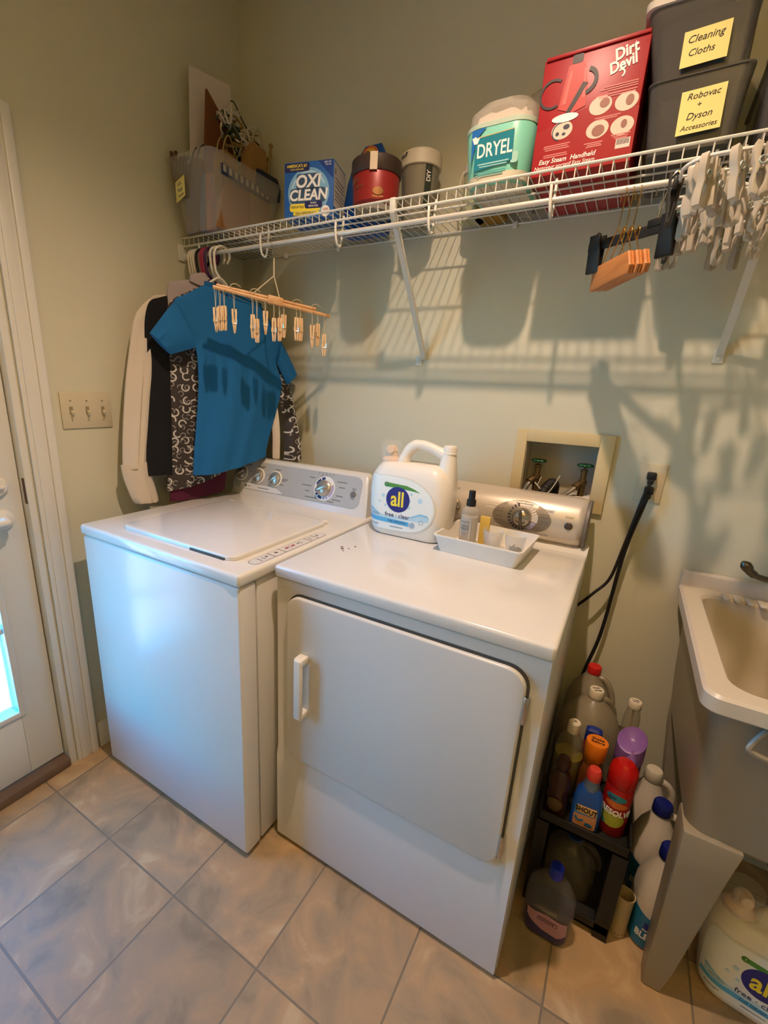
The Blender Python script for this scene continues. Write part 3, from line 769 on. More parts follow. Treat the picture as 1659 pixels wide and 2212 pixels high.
bk = thing('black_vest', 'black sleeveless top hanging between the white shirt and printed blouse', 'shirt', (.08, -.285, 1.03))
bm = B(); cloth_loft(bm, [(f(-.40, 1.665), f(-.18, 1.66)), (f(-.47, 1.645), f(-.13, 1.62)), (f(-.519, 1.612), f(-.11, 1.57)), (f(-.545, 1.488), f(-.10, 1.45)), (f(-.555, 1.30), f(-.10, 1.28)), (f(-.568, 1.15), f(-.10, 1.12)), (f(-.575, 1.042), f(-.33, 1.03), f(-.10, 1.04))], nb5, .018, .003, 15, 16)
obj('cloth', bm, mat('black_knit', '#0c0d11', .9, var=.1, bump=.2), bk)
WHT = mat('white_cotton', '#cdbfaa', .85, var=.04, scale=10, bump=.25, bscale=700)
f, nb6 = planer(.050, 0)
wt = thing('dress_shirt', 'white long-sleeved shirt hanging against the left wall', 'shirt', (.05, -.285, .94))
bm = B(); cloth_loft(bm, [(f(-.36, 1.69), f(-.21, 1.69)), (f(-.44, 1.66), f(-.13, 1.64)), (f(-.500, 1.632), f(-.09, 1.60)), (f(-.51, 1.50), f(-.08, 1.48)), (f(-.50, 1.25), f(-.08, 1.25)), (f(-.50, 1.03), f(-.09, 1.03))], nb6, .024, .002, 17, 12)
obj('body', bm, WHT, wt)
bm = B(); cloth_loft(bm, [(f(-.500, 1.636), f(-.44, 1.60)), (f(-.535, 1.605), f(-.46, 1.53)), (f(-.565, 1.56), f(-.485, 1.46)), (f(-.596, 1.44), f(-.505, 1.38)), (f(-.614, 1.36), f(-.520, 1.30)), (f(-.636, 1.23), f(-.535, 1.20)), (f(-.650, 1.12), f(-.553, 1.10)), (f(-.652, 1.075), f(-.560, 1.075))], nb6, .040, .005, 18, 12)
obj('sleeve', bm, WHT, wt)
bm = B(); cloth_loft(bm, [(f(-.660, 1.088), f(-.556, 1.094)), (f(-.654, 1.04), f(-.548, 1.04)), (f(-.634, .972), f(-.528, .950)), (f(-.622, .948), f(-.535, .938))], nb6, .042, .003, 19, 12)
obj('cuff', bm, WHT, wt)
bm = B(); cloth_loft(bm, [(f(-.345, 1.69)+nb6*.006, f(-.225, 1.69)+nb6*.006), (f(-.35, 1.72), f(-.22, 1.72))], nb6, .02, .001, 20, 8)
obj('collar', bm, WHT, wt)

# ------------------------------------------------------------------ wooden clothespin drying hanger
dh = thing('clothespin_hanger', 'crossed wooden dowels hanging from the rod on a string', 'drying hanger', (.438, -.285, 1.62))
bm = B(); tube(bm, [(.318, -.460, 1.663), (.553, -.150, 1.613)], .0060, 8); obj('dowel', bm, WOODBAR, dh)
bm = B(); tube(bm, [(.318, -.445, 1.670), (.517, -.185, 1.632)], .0060, 8); obj('dowel', bm, WOODBAR, dh)
hb = B(); box(hb, -.026, .026, -.012, .012, -.010, .016, .004); bmesh.ops.transform(hb, matrix=Matrix.Translation((.436, -.303, 1.640)) @ Matrix.Rotation(.92, 4, 'Z') @ Matrix.Rotation(.13, 4, 'Y'), verts=hb.verts); obj('hub', hb, WOODBAR, dh)
bm = B(); tube(bm, spline([(.417, -.270, 1.812), (.417, -.279, 1.832), (.417, -.292, 1.830), (.417, -.294, 1.808), (.417, -.286, 1.785), (.417, -.281, 1.772), (.417, -.288, 1.765)], 4), .0016, 6)
obj('wire_hook', bm, CHROME, dh)
bm = B(); tube(bm, [(.417, -.284, 1.775), (.419, -.287, 1.72)], .0028, 6); tube(bm, [(.419, -.287, 1.722), (.392, -.362, 1.655)], .002, 6); tube(bm, [(.419, -.287, 1.722), (.446, -.290, 1.650)], .002, 6)
obj('hanging_string', bm, STRING, dh)
pins = [(0.323, -0.456, 1.604, 0.1), (0.331, -0.445, 1.609, -0.1), (0.339, -0.435, 1.611, 0.0), (0.357, -0.41, 1.605, 0.25), (0.393, -0.363, 1.594, 0.1), (0.401, -0.352, 1.582, -0.2), (0.418, -0.33, 1.609, 0.3), (0.435, -0.307, 1.59, 0.1), (0.446, -0.292, 1.592, 0.5), (0.455, -0.28, 1.604, 0.9), (0.481, -0.245, 1.599, 0.1), (0.49, -0.234, 1.598, 0.7), (0.515, -0.201, 1.58, 0.2), (0.527, -0.185, 1.586, 0.6), (0.541, -0.165, 1.554, 0.1)]
for x, y, z, a in pins:
    bm = B()
    zb_ = 1.663-(x-.318)*.213
    tube(bm, [(x+.003, y-.006, zb_), (x, y, z-.01)], .0008, 5); tube(bm, [(x-.003, y+.008, zb_), (x, y, z-.01)], .0008, 5)
    obj('pin_string', bm, STRING, dh)
for x in (.352, .39, .475, .515):
    bm = B()
    y = -.460+(x-.318)*1.319; z = 1.676-(x-.318)*.2
    tube(bm, spline([(x-.004, y, z-.004), (x, y, z+.006), (x+.008, y+.012, z+.010), (x+.012, y+.03, z+.004)], 4), .0014, 5)
    obj('tie_string', bm, STRING, dh)
def pin_mesh(spread=0):
    bm = B()
    for s in (-1, 1):
        t = B()
        pr = [(-.006*s*0-0, 0)]
        poly = [(.0008, 0), (.0065, 0), (.0075, -.010), (.0075, -.045), (.0055, -.072), (.001, -.074), (.0006, -.055), (.0022, -.048), (.0006, -.040), (.0012, -.028)]
        prism(t, [(s*x, y) for x, y in poly], -.005, .005, frame((0, 0, 0), (1, 0, 0), (0, 0, 1)), .0005)
        bmesh.ops.transform(t, matrix=Matrix.Translation((0, 0, -.03)) @ Matrix.Rotation(s*spread, 4, 'Y') @ Matrix.Translation((0, 0, .03)), verts=t.verts)
        join(bm, t)
    return bm
pm = {}
def wood_pin(x, y, z, rz, spread, lab, first=[None]):
    t = thing('clothespin', lab, 'clothespin', (x, y, z), rz, 'wooden clothespins on the drying hanger')
    if spread not in pm:
        sp = B()
        for q in range(3): tube(sp, [(.0082*math.cos(a), -.0035+q*.0035, -.030+.0026*math.sin(a)) for a in [i*PI/5 for i in range(10)]], .0009, 5, closed=True)
        tube(sp, [(-.0078, -.005, -.031), (-.0078, -.0058, -.044), (.0078, -.0058, -.044), (.0078, -.005, -.031)], .0009, 5)
        pm[spread] = (finish(pin_mesh(spread), 'jaws', WOODPIN), finish(sp, 'spring', CHROME))
    for nm, me in zip(('jaws', 'spring'), pm[spread]):
        o = bpy.data.objects.new(nm, me); COL.objects.link(o); o.parent = t
WP = ['first wooden clothespin at the left end of the drying hanger', 'second wooden clothespin from the left end, in the tight cluster', 'third wooden clothespin, right one of the left cluster',
      'single wooden clothespin right of the left cluster', 'wooden clothespin in front of the blue tee, left of a close pair', 'wooden clothespin behind another, right of a close pair',
      'wooden clothespin just left of the dowel hub', 'wooden clothespin under the dowel hub', 'splayed wooden clothespin just right of the hub', 'slanted wooden clothespin second to the right of the hub',
      'straight wooden clothespin of the pair over the tee sleeve', 'tilted wooden clothespin of the pair over the tee sleeve', 'straight wooden clothespin of the pair against the wall', 'tilted wooden clothespin of the pair against the wall', 'lowest wooden clothespin at the right end of the dowel']
for i, (x, y, z, a) in enumerate(pins):
    wood_pin(x, y, z, a+.6, .0 if i % 3 else .06, WP[i])

# ------------------------------------------------------------------ things on the shelf
Z0 = ZS+.0016
# --- clear bin at the left end
bn = thing('storage_bin', 'clear plastic bin full of gift bags at the left end of the shelf', 'bin', (.135, -.20, Z0))
BIN = mat('cloudy_clear_plastic', '#d8d1c4', .25, alpha=.20, var=.03)
def tub_shell(bm, cx, cy, hx0, hy0, hx1, hy1, z0, z1, r, th=.002, lip=.006):
    def R(hx, hy, z): return [(cx+x, cy+y, z) for x, y in rr(hx, hy, r, 6)]
    return loft(bm, [R(hx0, hy0, z0), R(hx1, hy1, z1-.006), R(hx1+lip, hy1+lip, z1-.005), R(hx1+lip, hy1+lip, z1), R(hx1-th, hy1-th, z1), R(hx0-th, hy0-th, z0+.003)])
bm = B(); tub_shell(bm, .133, -.205, .094, .135, .110, .176, Z0, 2.088, .03)
obj('bin_shell', bm, BIN, bn)
nt_ = obj('sticky_note', prism(B(), [(-.028, -.037), (.020, -.020), (.030, .036), (-.018, .020)], 0, .0006, frame((.083, -.3755, 1.995), (1, .02, 0), (0, -.17, 1))), NOTE, bn, label='yellow sticky note on the front of the bin')
text('handwriting', [('Gift', 0, .014, .014, {'rot': .3}), ('Bags', .001, -.001, .014, {'rot': .3}), ('Boxes', .002, -.016, .011, {'rot': .3})], frame((.083, -.3755, 1.995), (1, .02, 0), (0, -.17, 1)), GREY_INK, nt_)
# contents
p1 = prism(B(), [(-.085, -.20), (.085, -.20), (.082, .275), (-.082, .262)], 0, .0035, frame((.052, -.205, 2.125), (.16, .99, 0), (.05, 0, 1)))
obj('paper_sheet', p1, mat('white_poster_paper', '#d6c8c0', .8, var=.02), None, label='tall white sheet of paper standing up out of the clear bin', cat='paper')
p2 = prism(B(), [(-.06, -.20), (.06, -.20), (.058, .100), (-.055, .200)], 0, .012, frame((.098, -.215, 2.115), (.18, .98, 0), (.12, 0, 1)))
obj('envelope', p2, mat('brown_padded_envelope', '#6d3f1c', .75, var=.08), None, label='reddish brown padded envelope with a pointed top in the clear bin', cat='envelope')
def bag(name, label, cx, cy, hx, hy, z0, z1, mt, rz=0, handles=None, hcol=None):
    t = thing(name, label, 'bag', (cx, cy, z0), rz, 'gift bags in the clear bin')
    bm = B(); loft(bm, [[(sx*hx*k, sy*hy*k2, z) for sx, sy in ((1, 1), (-1, 1), (-1, -1), (1, -1))] for z, k, k2 in ((0, .96, 1), ((z1-z0)*.5, .99, .9), (z1-z0, 1, .55))])
    obj('bag_body', bm, mt, t, local=True)
    if handles:
        for s in (-1, 1):
            bm = B(); H = z1-z0
            tube(bm, spline([(s*hx*.7, -hy*.55, H-.01), (s*hx*.7, -hy*.35, H+.03), (s*hx*.72, 0, H+.052), (s*hx*.7, hy*.35, H+.03), (s*hx*.7, hy*.55, H-.01)], 6), .0024, 7)
            obj('bag_handle', bm, hcol, t, local=True)
    return t
bag('gift_bag', 'plain kraft gift bag with white cord handles at the back of the clear bin', .186, -.120, .024, .070, Z0+.004, 2.195, KRAFT, .12, True, mat('white_cord', '#a8987f', .8))
bag('gift_bag', 'narrow kraft gift bag with cream handles in the middle of the clear bin', .160, -.235, .020, .060, Z0+.004, 2.135, mat('light_kraft', '#8d6a40', .8, var=.05), .1, True, mat('cream_cord', '#a18a5a', .8))
bag('gift_bag', 'large brown paper bag pressed against the right side of the clear bin', .208, -.225, .010, .115, Z0+.004, 2.035, mat('brown_bag', '#8d5d30', .85, var=.06), .10)
bag('gift_bag', 'flat blue paper bag behind the brown bag in the clear bin', .130, -.270, .014, .060, Z0+.004, 2.060, mat('blue_bag', '#4c5f7d', .8, var=.05), .08)
bag('gift_bag', 'dark brown bag leaning at the left of the clear bin', .060, -.25, .020, .075, Z0+.004, 2.120, mat('dark_brown_bag', '#6a5540', .85, var=.1), .02, True, mat('black_cord', '#1d1916', .8))
bag('gift_bag', 'pink and grey striped bag near the front of the clear bin', .160, -.312, .012, .014, Z0+.004, 2.050, mat('pink_bag', '#a1685a', .8, var=.05), .05)
ch = thing('checked_box', 'navy and white checked flat box under the clear bin rim', 'box', (.226, -.20, 2.03), .09)
bm = B(); box(bm, -.004, .004, -.135, .125, 0, .030)
cb_ = obj('box_body', bm, mat('navy_card', '#1e2440', .7), ch, local=True)
bm = B()
for i in range(9): box(bm, .0041, .0046, -.130+i*.029, -.130+i*.029+.014, .008, .028)
obj('white_checks', bm, mat('cream_card', '#b4a996', .7), ch, local=True)
nv = thing('navy_pouch', 'navy fabric pouch at the back right of the clear bin', 'pouch', (.205, -.075, 2.05))
bm = B(); bottle(bm, .212, -.085, [(2.045, .022, .060, .015), (2.085, .024, .062, .015), (2.118, .012, .055, .01)], 4)
obj('pouch_body', bm, mat('navy_fabric', '#1b2140', .8), nv)
rnd = random.Random(5)
rb = thing('ribbon_bundle', 'tangled gold, green and silver gift ribbon piled above the clear bin', 'ribbon', (.16, -.15, 2.14))
for nm_, colr, nn in (('gold_ribbon', '#9d8044', 13), ('green_ribbon', '#3c4630', 9), ('silver_ribbon', '#c9bda8', 10)):
    bm = B()
    for i in range(nn):
        c = Vector((.150+rnd.uniform(-.03, .035), -.150+rnd.uniform(-.075, .085), 2.225+rnd.uniform(-.04, .045)))
        c.z -= (c.y+.2)*.35
        pts = [c+Vector((rnd.uniform(-.024, .024), rnd.uniform(-.03, .03), rnd.uniform(-.028, .028))) for _ in range(7)]
        tube(bm, spline(pts, 5), .0042 if i % 2 else .0026, 5)
    obj(nm_, bm, mat(nm_, colr, .3, metal=.3), rb)
bm = B()
tube(bm, spline([(.148, -.22, 2.22), (.150, -.21, 2.285), (.152, -.185, 2.31), (.155, -.15, 2.275), (.16, -.10, 2.235), (.165, -.07, 2.225)], 6), .0025, 6)
obj('green_tie', bm, mat('dark_green_tie', '#2e3522', .5), rb)
bm = B(); tube(bm, [(.205, -.075, 2.10), (.214, -.062, 2.215)], .005, 6); lathe_on(bm, (.214, -.062, 2.213), (0, .1, 1), [(.006, 0), (.008, .006), (.004, .012)], 8)
obj('bamboo_stick', bm, mat('bamboo', '#8d6f3c', .6), None, label='thin bamboo stick poking up behind the gift bags', cat='stick')
tw = thing('twig_bundle', 'bundle of brown twigs at the left edge of the clear bin', 'twigs', (.03, -.36, 2.03))
for i in range(7):
    bm = B(); y = -.355+i*.010
    tube(bm, spline([(.047+.002*i, y, 1.99), (.033+.003*i, y-.006, 2.08), (.030+.005*i, y-.004+.004*i, 2.118+.006*math.sin(i*2.1))], 4), [.006]*9, 6)
    obj('twig', bm, mat('twig_bark', '#4d3a28', .9, var=.2), tw)

# --- stain remover box
ox = thing('detergent_box', 'blue carton of powdered stain remover beside the clear bin', 'box', (.550, -.238, Z0), math.atan2(.04, .157))
W2, D2, H2 = .081, .055, .150
obj('carton', box(B(), -W2, W2, -D2, D2, 0, H2, .0015), mat('royal_blue_card', '#2760a8', .4, var=.08, scale=12), ox, local=True)
def LB(o, root): # local decal frame on the front face
    return root.matrix_basis @ FY((0, -D2, 0))
bpy.context.view_layer.update()
OM = Matrix.Translation(ox.location) @ Matrix.Rotation(ox.rotation_euler.z, 4, 'Z') @ FY((0, -D2, 0))
def rot_decal(name, polys, M, mt, parent, d, root):
    bm = B()
    for q in polys: prism(bm, q, .0002, .0002+d, root.matrix_world.inverted() @ M)
    return obj(name, bm, mt, parent, local=True)
def rot_text(name, items, M, mt, parent, root, base=.0012):
    return text(name, items, root.matrix_world.inverted() @ M, mt, None, base=base) if False else _rt(name, items, M, mt, parent, root, base)
def _rt(name, items, M, mt, parent, root, base):
    bm = B()
    for it in items:
        s, x, y, size = it[:4]; kw = dict(it[4]) if len(it) > 4 else {}
        rot = kw.pop('rot', 0)
        t = text_bm(s, size, **kw)
        bmesh.ops.transform(t, matrix=Matrix.Translation((x, y, base)) @ Matrix.Rotation(rot, 4, 'Z'), verts=t.verts); join(bm, t)
    bmesh.ops.transform(bm, matrix=root.matrix_world.inverted() @ M, verts=bm.verts)
    return obj(name, bm, mt, parent, local=True, smooth=10)
LBLUE = mat('splash_blue', '#7fb0cf', .4, var=.1, scale=60)
sw = rot_decal('splash', [ell(0, .068, .068, .066, 32)], OM, LBLUE, ox, .0003, ox)
rot_decal('splash_swirl', [arcseg(0, .068, .052, .058, .4, 5.2, 24)], OM, mat('pale_splash', '#aecfe0', .4), ox, .0005, ox)
rot_decal('banner', [rrect(-.079, .003, .124, .147, .006)], OM, NAVY, ox, .0005, ox)
rot_decal('navy_corner', [[(.03, H2-.001), (W2-.001, H2-.001), (W2-.001, .10)]], OM, mat('deep_blue', '#1d3f86', .45), ox, .0004, ox)
rot_text('banner_lettering', [("AMERICA'S #1", -.038, .139, .011, {'bold': .01}), ('STAIN REMOVER', -.038, .130, .006)], OM, YELLOWINK, ox, ox)
rot_decal('word_shadow', [rrect(-.040, .034, .074, .118, .01), rrect(-.062, .058, .040, .080, .012)], OM, mat('grey_navy', '#3d5672', .5), ox, .0007, ox)
rot_text('brand_lettering', [('OXI', -.002, .096, .046, {'bold': .03, 'shear': .12}), ('CLEAN', -.001, .060, .040, {'bold': .03, 'shear': .12})], OM, WHITEINK, ox, ox, .0014)
rot_decal('yellow_band', [rrect(-.062, .040, .018, .039, .008)], OM, YELLOWINK, ox, .0008, ox)
rot_decal('navy_band', [rrect(-.012, .046, .025, .044, .007)], OM, NAVY, ox, .0011, ox)
rot_text('band_lettering', [('VERSATILE', -.037, .030, .0095)], OM, NAVY, ox, ox, .0013)
rot_text('band_white_lettering', [('STAIN', .017, .039, .0072), ('REMOVER', .017, .031, .0072)], OM, WHITEINK, ox, ox, .0016)
rot_decal('yellow_strip', [[(-.050, .008), (.035, .008), (.037, .017), (-.050, .017)]], OM, YELLOWINK, ox, .0007, ox)
rot_text('strip_lettering', [('MAX EFFICIENCY', -.008, .0125, .009)], OM, NAVY, ox, ox, .0012)
rot_decal('round_badge', [ell(.057, .016, .014, .015, 20)], OM, WHITEINK, ox, .0009, ox)
rot_text('badge_lettering', [('100%', .057, .020, .009), ('FREE', .057, .012, .008)], OM, REDINK, ox, ox, .0012)
rot_text('corner_lettering', [('NET WT', .062, .143, .006), ('7.22 LB', .063, .137, .006)], OM, WHITEINK, ox, ox, .0010)
SM = Matrix.Translation(ox.location) @ Matrix.Rotation(ox.rotation_euler.z, 4, 'Z') @ FX((W2, 0, 0))
rot_decal('side_panel', [rect(-.050, .050, .03, .145)], SM, mat('pale_side_card', '#b9b2a8', .5), ox, .0004, ox)
rot_decal('side_text', [rect(-.042, .040, z, z+.003) for z in (.05, .06, .07, .085, .095, .105)] + [rect(-.046, -.036, .115, .13)], SM, GREY_INK, ox, .0007, ox)

# --- blue pod pouch behind
pb = thing('pod_pouch', 'blue laundry pod pouch with an orange emblem behind the red canister', 'pouch', (.65, -.08, Z0))
bm = B(); bottle(bm, .648, -.078, [(Z0, .078, .038, .02), (Z0+.05, .082, .040, .02), (Z0+.15, .070, .026, .014), (Z0+.22, .058, .012, .008, .006, 0), (Z0+.235, .046, .004, .003, .012, 0), (2.128, .030, .003, .002, .016, 0)], 5)
obj('pouch_body', bm, mat('glossy_blue_film', '#1c4fa0', .25, var=.1, scale=18), pb)
PM = frame((.662, -.093, 2.098), (1, .12, 0), (0, .28, 1))
decal('orange_emblem', [ell(0, 0, .027, .024, 24)], PM, mat('orange_ink', '#d4662a', .4), pb, d=.004)
decal('emblem_center', [ell(0, 0, .019, .016, 24)], PM, mat('amber_ink', '#e3b23c', .4), pb, d=.0048)
text('emblem_lettering', [('Tide', 0, 0, .018, {'bold': .02})], PM, NAVY, pb, base=.0052)
# --- red canister
rc = thing('canister', 'dark red canister with a brown lid and a price tag', 'canister', (.762, -.222, Z0))
cx, cy = .765, -.228
RED = mat('metallic_red_card', '#8a2320', .38, metal=.1, var=.08, scale=14)
bm = B(); lathe(bm, cx, cy, [(.058, Z0+.012), (.066, Z0+.02), (.0695, 1.966), (.068, 1.970)], 40); obj('can_body', bm, RED, rc)
bm = B(); lathe(bm, cx, cy, [(.0565, Z0), (.059, Z0+.013), (.050, Z0+.0125)], 40); obj('base_rim', bm, mat('grey_card', '#8a8379', .6), rc)
bm = B(); lathe(bm, cx, cy, [(.0715, 1.964), (.0735, 1.967), (.0735, 2.000), (.070, 2.004), (.02, 2.005)], 40); obj('lid', bm, mat('dark_brown_lid', '#3a2b24', .45), rc)
fn = cyl_fn(cx, cy, .0738, 0, math.radians(-68)); decal('price_tag', [rect(-.010, .011, 1.961, 2.004)], None, mat('cream_tag', '#cbb79a', .6), rc, fn=fn)
fn2 = cyl_fn(cx, cy, .0838, 0, math.radians(-88))
text('script_lettering', [('Shari', -.030, 1.945, .020, {'shear': .3}), ('Berries', -.008, 1.928, .011, {'shear': .3})], None, mat('dull_gold', '#94673b', .4, metal=.5), rc, fn=lambda v: cyl_fn(cx, cy, .0682+(v.y-1.9)*.012, 0, math.radians(-98))(v))
decal('gold_emblem', [ell(.02, 1.912, .016, .010, 16), rect(.004, .036, 1.897, 1.901)], None, mat('dull_gold', '#94673b', .4, metal=.5), rc, fn=lambda v: cyl_fn(cx, cy, .0674+(v.y-1.9)*.012, 0, math.radians(-72))(v))
# --- clear tub
ct_ = thing('plastic_tub', 'clear plastic tub with a white lid beside the red canister', 'tub', (.845, -.098, Z0))
cx2, cy2 = .842, -.090
lathe_b = lathe(B(), cx2, cy2, [(.046, Z0), (.049, Z0+.004), (.059, 2.030), (.057, 2.030), (.047, Z0+.006)], 36)
obj('tub_body', lathe_b, mat('smoky_clear', '#a29b88', .15, alpha=.55, var=.05), ct_)
obj('lid', lathe(B(), cx2, cy2, [(.061, 2.020), (.0635, 2.022), (.0635, 2.055), (.061, 2.058), (.056, 2.062), (.02, 2.062)], 36), mat('cream_lid', '#cfc4ae', .45), ct_)
text('lid_lettering', [('stuff', -.045, 2.046, .017, {'shear': .2})], None, INK, ct_, fn=cyl_fn(cx2, cy2, .0637, 0, math.radians(-80)))
decal('dark_label', [rect(.0, .022, 1.905, 2.022)], None, mat('dark_green_label', '#333a2e', .5), ct_, fn=lambda v: cyl_fn(cx2, cy2, .0492+(v.y-Z0)*.064, 0, math.radians(-50))(v))
text('label_lettering', [('DIY', .011, 1.99, .018, {'rot': 1.57, 'bold': .02})], None, WHITEINK, ct_, fn=lambda v: cyl_fn(cx2, cy2, .0495+(v.y-Z0)*.064, 0, math.radians(-50))(v))
bm = B(); rnd = random.Random(3)
for i in range(16):
    a = rnd.uniform(0, 6.28); r = rnd.uniform(0, .030); bmesh.ops.create_icosphere(bm, subdivisions=2, radius=rnd.uniform(.009, .014), matrix=Matrix.Translation((cx2+r*math.cos(a), cy2+r*math.sin(a), Z0+.022+rnd.uniform(0, .075))))
obj('tub_contents', bm, mat('pale_pellets', '#a69c84', .6), ct_, kind='stuff')

# --- teal dry-cleaning tub
dt = thing('dryer_kit_tub', 'teal and white plastic tub with a clear domed lid beside the red carton', 'tub', (1.142, -.160, Z0))
tx, ty = 1.136, -.195
TEAL = mat('pale_teal_plastic', '#7cc4ae', .35, var=.03)
bm = B(); bottle(bm, tx, ty, [(Z0, .070, .094, .045), (Z0+.006, .076, .100, .050), (1.990, .086, .112, .050), (1.996, .084, .110, .050)], 8); tb = obj('tub_body', bm, TEAL, dt)
bm = B(); bottle(bm, tx, ty, [(Z0-.0006, .064, .088, .042), (Z0+.0050, .0765, .1008, .050), (Z0+.022, .0782, .1027, .0505), (Z0+.0225, .073, .097, .048)], 8); obj('white_base', bm, mat('cream_plastic', '#cfc8b0', .4), dt)
bm = B(); bottle(bm, tx, ty, [(1.990, .0865, .1130, .050), (1.999, .0875, .1140, .051), (2.001, .082, .108, .048)], 8); obj('rim', bm, mat('pale_rim', '#b7c9b5', .35), dt)
bm = B(); bottle(bm, tx, ty, [(2.000, .083, .109, .049), (2.030, .081, .107, .049), (2.052, .064, .088, .045), (2.058, .036, .06, .03)], 8); obj('dome_lid', bm, mat('clear_dome', '#d9d2c4', .1, alpha=.35), dt)
bm = B(); rnd = random.Random(9)
rings = []
for k, (z, q) in enumerate(((2.000, .95), (2.018, .9), (2.035, .72), (2.045, .4))):
    rings.append([(tx+x*q+rnd.uniform(-.004, .004), ty+y*q+rnd.uniform(-.004, .004), z+rnd.uniform(-.006, .006)) for x, y in rr(.076, .101, .045, 5)])
loft(bm, rings); obj('folded_cloths', bm, mat('white_cloth', '#cfc1ae', .9, var=.05), dt)
TM = frame((tx, ty-.1020, 0), (1, 0, 0), (0, -.09, 1))
TF = FY((tx, ty-.1020, 1.873)) @ Matrix.Rotation(.098, 4, 'X') @ Matrix.Translation((.006, 0, 0)) @ Matrix.Diagonal((.84, 1, 1, 1))
def tdec(name, polys, mt, d=.0006): return decal(name, polys, TF, mt, dt, d=d)
tdec('blue_corner', [[(-.078, .114), (-.036, .116), (-.062, .098), (-.070, .070), (-.076, .050)]], mat('azure_label', '#1f68b4', .4), .0005)
tdec('brand_panel', [[(-.066, .097), (.044, .101), (.044, .040), (-.066, .030)]], mat('deep_teal_label', '#1d7d8c', .4), .0009)
tdec('panel_border', [[(-.066, .0985), (.044, .1025), (.044, .1005), (-.066, .0965)]], mat('label_gold_line', '#bfb079', .4), .0012)
tdec('white_tulip', [[(-.076, .098), (-.070, .086), (-.060, .086), (-.052, .100), (-.060, .096), (-.066, .101)]], WHITEINK, .0014)
text('brand_lettering', [('DRYEL', -.009, .0685, .040, {'sx': .88, 'bold': .014})], TF, WHITEINK, dt, base=.0012)
tdec('small_lettering', [rect(-.055, .035, .041, .0435), rect(-.050, .03, .036, .038)], mat('pale_teal_ink', '#9fd0c8', .5), .0013)
tdec('lower_lettering', [rect(-.060, .028, .024, .0265), rect(-.055, .02, .018, .020)], mat('mid_teal_ink', '#4fa09a', .5), .0008)
tdec('grey_badge', [rrect(.040, .060, .034, .056, .005)], mat('pale_badge_teal', '#a4cdbb', .5), .0008)
# things behind the tub
bm = B(); bottle(bm, 1.066, -.048, [(Z0, .042, .036, .02), (2.08, .045, .038, .02), (2.115, .046, .036, .02), (2.150, .030, .022, .015), (2.160, .010, .008, .005)], 6)
obj('amber_bag', bm, mat('amber_sponge', '#8d6a1e', .8, var=.1), None, label='rounded amber yellow sponge pack behind the teal tub', cat='sponge')
bm = B(); rnd = random.Random(12); rings = []
for z, q in ((Z0, .5), (1.95, .6), (2.06, 1), (2.13, .95), (2.165, .5)):
    rings.append([(1.168+x*q+rnd.uniform(-.004, .004), -.046+y*q, z+rnd.uniform(-.006, .006)) for x, y in rr(.043, .034, .02, 4)])
# crumpled bag stands behind the tub, between it and the wall
# (its foot is narrower than its top)
bag_bm = bm; loft(bag_bm, rings)
# tub is pulled forward so that this bag has room behind it
obj('plastic_bag', bag_bm, mat('thin_clear_film', '#b9ae98', .3, alpha=.5), None, label='crumpled clear plastic bag between the teal tub and red carton', cat='bag')
kt = thing('cream_jar', 'cream plastic jar mostly hidden left of the teal tub', 'jar', (1.035, -.06, Z0))
obj('jar_body', lathe(B(), 1.012, -.055, [(.034, Z0), (.037, 1.99), (.034, 2.0)], 28), mat('pale_green_jar', '#a8aa86', .5), kt)
obj('jar_lid', lathe(B(), 1.012, -.055, [(.0385, 1.995), (.0385, 2.018), (.036, 2.022), (.01, 2.022)], 28), mat('cream_lid', '#cfc4ae', .45), kt)
bm = B(); tube(bm, spline([(.980, -.075, 2.005), (.972, -.078, 1.985), (.970, -.078, 1.955), (.976, -.075, 1.93)], 5), .003, 6); obj('jar_handle', bm, mat('cream_lid', '#cfc4ae', .45), kt)

# --- red carton
rb_ = thing('steam_cleaner_box', 'tall red carton with a pictured steam cleaner leaning on the shelf', 'box', (1.327, -.145, Z0))
X0, X1, Y0, ZT = 1.224, 1.432, -.282, 2.101
REDC = mat('glossy_red_card', '#9c161d', .42, var=.06, scale=10)
obj('carton', box(B(), X0, X1, Y0, -.008, Z0, ZT, .002), REDC, rb_)
RM = FY(((X0+X1)/2, Y0, Z0))
def rd(name, polys, mt, d=.0005): return decal(name, polys, RM, mt, rb_, d=d)
rd('dark_swoosh', [[(-.104, .09), (.02, .125), (.104, .10), (.104, .001), (-.104, .001)]], mat('deep_red', '#97151c', .3), .0003)
rd('cleaner_body', [[(-.062, .128), (-.050, .205), (-.030, .212), (-.016, .205), (-.008, .17), (-.004, .124), (-.03, .116)]], mat('picture_red', '#bb3f3b', .35), .0009)
rd('cleaner_highlight', [[(-.055, .135), (-.046, .195), (-.040, .195), (-.047, .135)], [(-.014, .14), (-.017, .195), (-.013, .195), (-.008, .14)]], mat('picture_pink', '#cf6a62', .3), .0012)
rd('cleaner_cap', [rrect(-.044, -.023, .207, .224, .004)], mat('picture_black', '#262222', .4), .0013)
rd('cleaner_hose', [arcseg(-.078, .160, .024, .029, math.radians(55), math.radians(300), 16), arcseg(-.012, .170, .018, .026, math.radians(-80), math.radians(75), 12), [(-.048, .112), (-.038, .112), (-.006, .166), (-.016, .170)]], mat('picture_black', '#262222', .4), .0014)
rd('cleaner_pad', [ell(-.044, .109, .028, .008, 24)], WHITEINK, .0016)
for x, z in ((-.047, .086), (.027, .117), (.078, .114), (.028, .073), (.077, .070)):
    rd('picture_oval', [ell(x, z, .0225, .0175, 24)], mat('picture_beige', '#c9bda9', .4), .0006)
